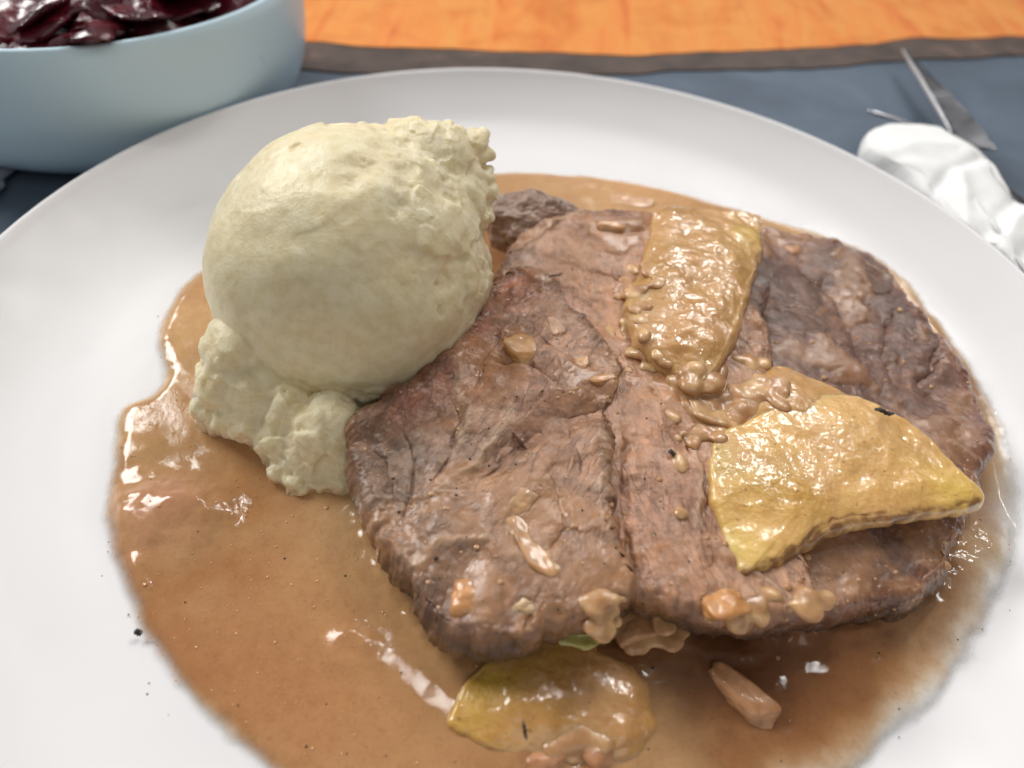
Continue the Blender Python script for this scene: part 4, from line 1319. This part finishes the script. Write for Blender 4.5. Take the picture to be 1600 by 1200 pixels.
# ================================================================== NAPKIN AND CUTLERY
mn, ntn, bn = new_mat('white_paper_tissue')
nn = noise_node(ntn, 900, 4, .6)
bn.inputs['Base Color'].default_value = (.88, .88, .87, 1)
ntn.links.new(bump(ntn, nn.outputs['Fac'], .0002, .5), bn.inputs['Normal'])
bn.inputs['Roughness'].default_value = .85
sss(bn, .2, .002, (1, 1, 1))
PLN = (.0175, 0, 0)
OUT_N = [(1350, 196), (1362, 184), (1400, 178), (1462, 180), (1496, 198), (1540, 226), (1588, 280), (1640, 340), (1690, 420), (1700, 480), (1650, 484), (1604, 430), (1560, 388), (1500, 345), (1452, 300), (1412, 262), (1372, 238), (1350, 216)]
nap_folds = lines_w([([(1455, 300), (1490, 262), (1530, 246)], 2.6), ([(1545, 375), (1568, 330), (1600, 300)], 3.0), ([(1600, 400), (1640, 360), (1680, 350)], 3.0)], PLN)
nap_ridges = lines_w([([(1400, 235), (1440, 222), (1500, 228), (1570, 262)], 5.0), ([(1500, 262), (1508, 300), (1512, 350)], 3.0), ([(1560, 388), (1590, 340), (1640, 310)], 3.2)], PLN)
def ndisp(I):
    P, L = I['P'], I['L']
    h = fbm(P, 38, 3, 401)*.0012
    h += fbm(P*np.array([1.3, .8, 1]), 55, 2, 403)*.0008*sstep(.165, .12, P[:, 1])
    top = 1-sstep(0, .6, L)
    for l, w in nap_folds: h -= top*.0014*np.exp(-(seg_dist(P[:, :2], l)/(w*.001))**2)
    for l, w in nap_ridges: h += top*.0013*np.exp(-np.abs(seg_dist(P[:, :2], l)/(w*.001))**1.6)
    h -= .0015*I['S']**4
    return h
nap = slab('paper_napkin', OUT_N, PLN, .016, mn, None, ndisp, edge=.006, rag=.0002, nt=500, ns=160, seed=91, pole=(1500, 272))
tag(nap, 'crumpled white paper napkin wrapped round cutlery, right of the plate', 'napkin')

steel = simple_mat('lit_spine_steel', (.85, .85, .87), .38, .5, 1.0)  # brighter copy of the knife steel, paints the lit spine
ms, nts, bs = new_mat('dark_toned_steel')
bs.inputs['Metallic'].default_value = 1
bs.inputs['Base Color'].default_value = (.30, .30, .32, 1)  # base colour darkened to stand in for a dark reflection
rs = ramp(nts, noise_node(nts, 60, 4).outputs['Fac'], [(.3, (.12,)*3), (.7, (.3,)*3)])
nts.links.new(rs.outputs['Color'], bs.inputs['Roughness'])
knife = empty('table_knife', tuple(at(1500, 220, .012)))
tag(knife, 'steel table knife with its blade sticking out of the napkin beside the live edge', 'knife')
kl = np.array(knife.location)
def blade():
    lf = crom([at(x, y, z) for x, y, z in [(1409, 76, .0095), (1424, 104, .0095), (1448, 142, .0095), (1474, 182, .0095), (1500, 224, .0095)]], 24, False)
    rt = crom([at(x, y, z) for x, y, z in [(1413, 77, .0098), (1446, 108, .0115), (1486, 148, .0125), (1522, 186, .013), (1560, 236, .013)]], 24, False)
    out = []
    for k in range(24):
        a, b = lf[k], rt[k]
        v = b-a
        n = np.cross(v, lf[min(k+1, 23)]-lf[max(k-1, 0)])
        n /= np.linalg.norm(n)+1e-9
        if n[2] < 0: n = -n
        sp = a+v*.10
        out += [a-n*.0010, a+n*.0004, sp+n*.0006, a+v*.55+n*.0003, b, a+v*.5-n*.0008]
    return np.array(out)
mesh_obj('blade', blade()-kl, grid_faces(24, 6), ms, knife, smooth=False)
def bar(name, a, b, w, t, mat, parent, org):
    a, b = np.array(a), np.array(b)
    T = (b-a)/np.linalg.norm(b-a)
    s = np.cross(T, [0, 0, 1.0]); s /= np.linalg.norm(s)
    u = np.cross(s, T)
    V = []
    n, m = 12, 12
    for k in range(n):
        x = k/(n-1)
        for q in range(m):
            an = 2*math.pi*q/m
            V.append(a+(b-a)*x+(s*w*math.cos(an)+u*t*math.sin(an))*(.35+.65*min(1, 4*min(x, 1-x)+.15)))
    return mesh_obj(name, np.array(V)-org, grid_faces(n, m), mat, parent)
bar('handle', at(1560, 290, .008), at(1680, 430, .008), .005, .0025, ms, knife, kl)
bar('spine', at(1410, 78, .0100), at(1486, 206, .0104), .0009, .0010, steel, knife, kl)
fork = empty('table_fork', tuple(at(1400, 200, .010)))
tag(fork, 'fork wrapped inside the napkin with just a tine tip showing at its left corner', 'fork')
fl = np.array(fork.location)
bar('tine', at(1354, 172, .012), at(1440, 200, .012), .0011, .0008, ms, fork, fl)
bar('handle', at(1500, 290, .007), at(1660, 430, .007), .003, .002, ms, fork, fl)

# ================================================================== PLASTIC FILM
mpl, ntp, bp_ = new_mat('clear_plastic_film')
bp_.inputs['Base Color'].default_value = (.55, .58, .68, 1)
bp_.inputs['Roughness'].default_value = .12
bp_.inputs['Transmission Weight'].default_value = .45
bp_.inputs['Coat Weight'].default_value = 1
nx, ny = 90, 90
fx = np.linspace(-.275, -.176, nx)
fy = np.linspace(-.01, .085, ny)
X, Y = np.meshgrid(fx, fy)
P = np.stack([X.ravel(), Y.ravel(), 0*X.ravel()], 1)
edge_ = np.clip(np.minimum(P[:, 0]+.275, -.176-P[:, 0])/.02, 0, 1)
P[:, 2] = .003+edge_*(.006+ridged(P, 60, 3, 444)*.007+fbm(P, 150, 3, 445)*.002)
P[:, 0] += fbm(P, 70, 3, 446)*.004
V2 = P.copy()
V2[:, 2] -= .0006
f = grid_faces(ny, nx, False)
Vp = np.concatenate([P, V2])
film_o = mesh_obj('plastic_wrapper', Vp, np.concatenate([f, f[:, ::-1]+len(P)]), mpl)
if film_o.data.polygons[10].normal.z < 0: film_o.data.flip_normals()
tag(film_o, 'crumpled clear plastic wrapper on the table at the left edge, in front of the bowl', 'wrapper')
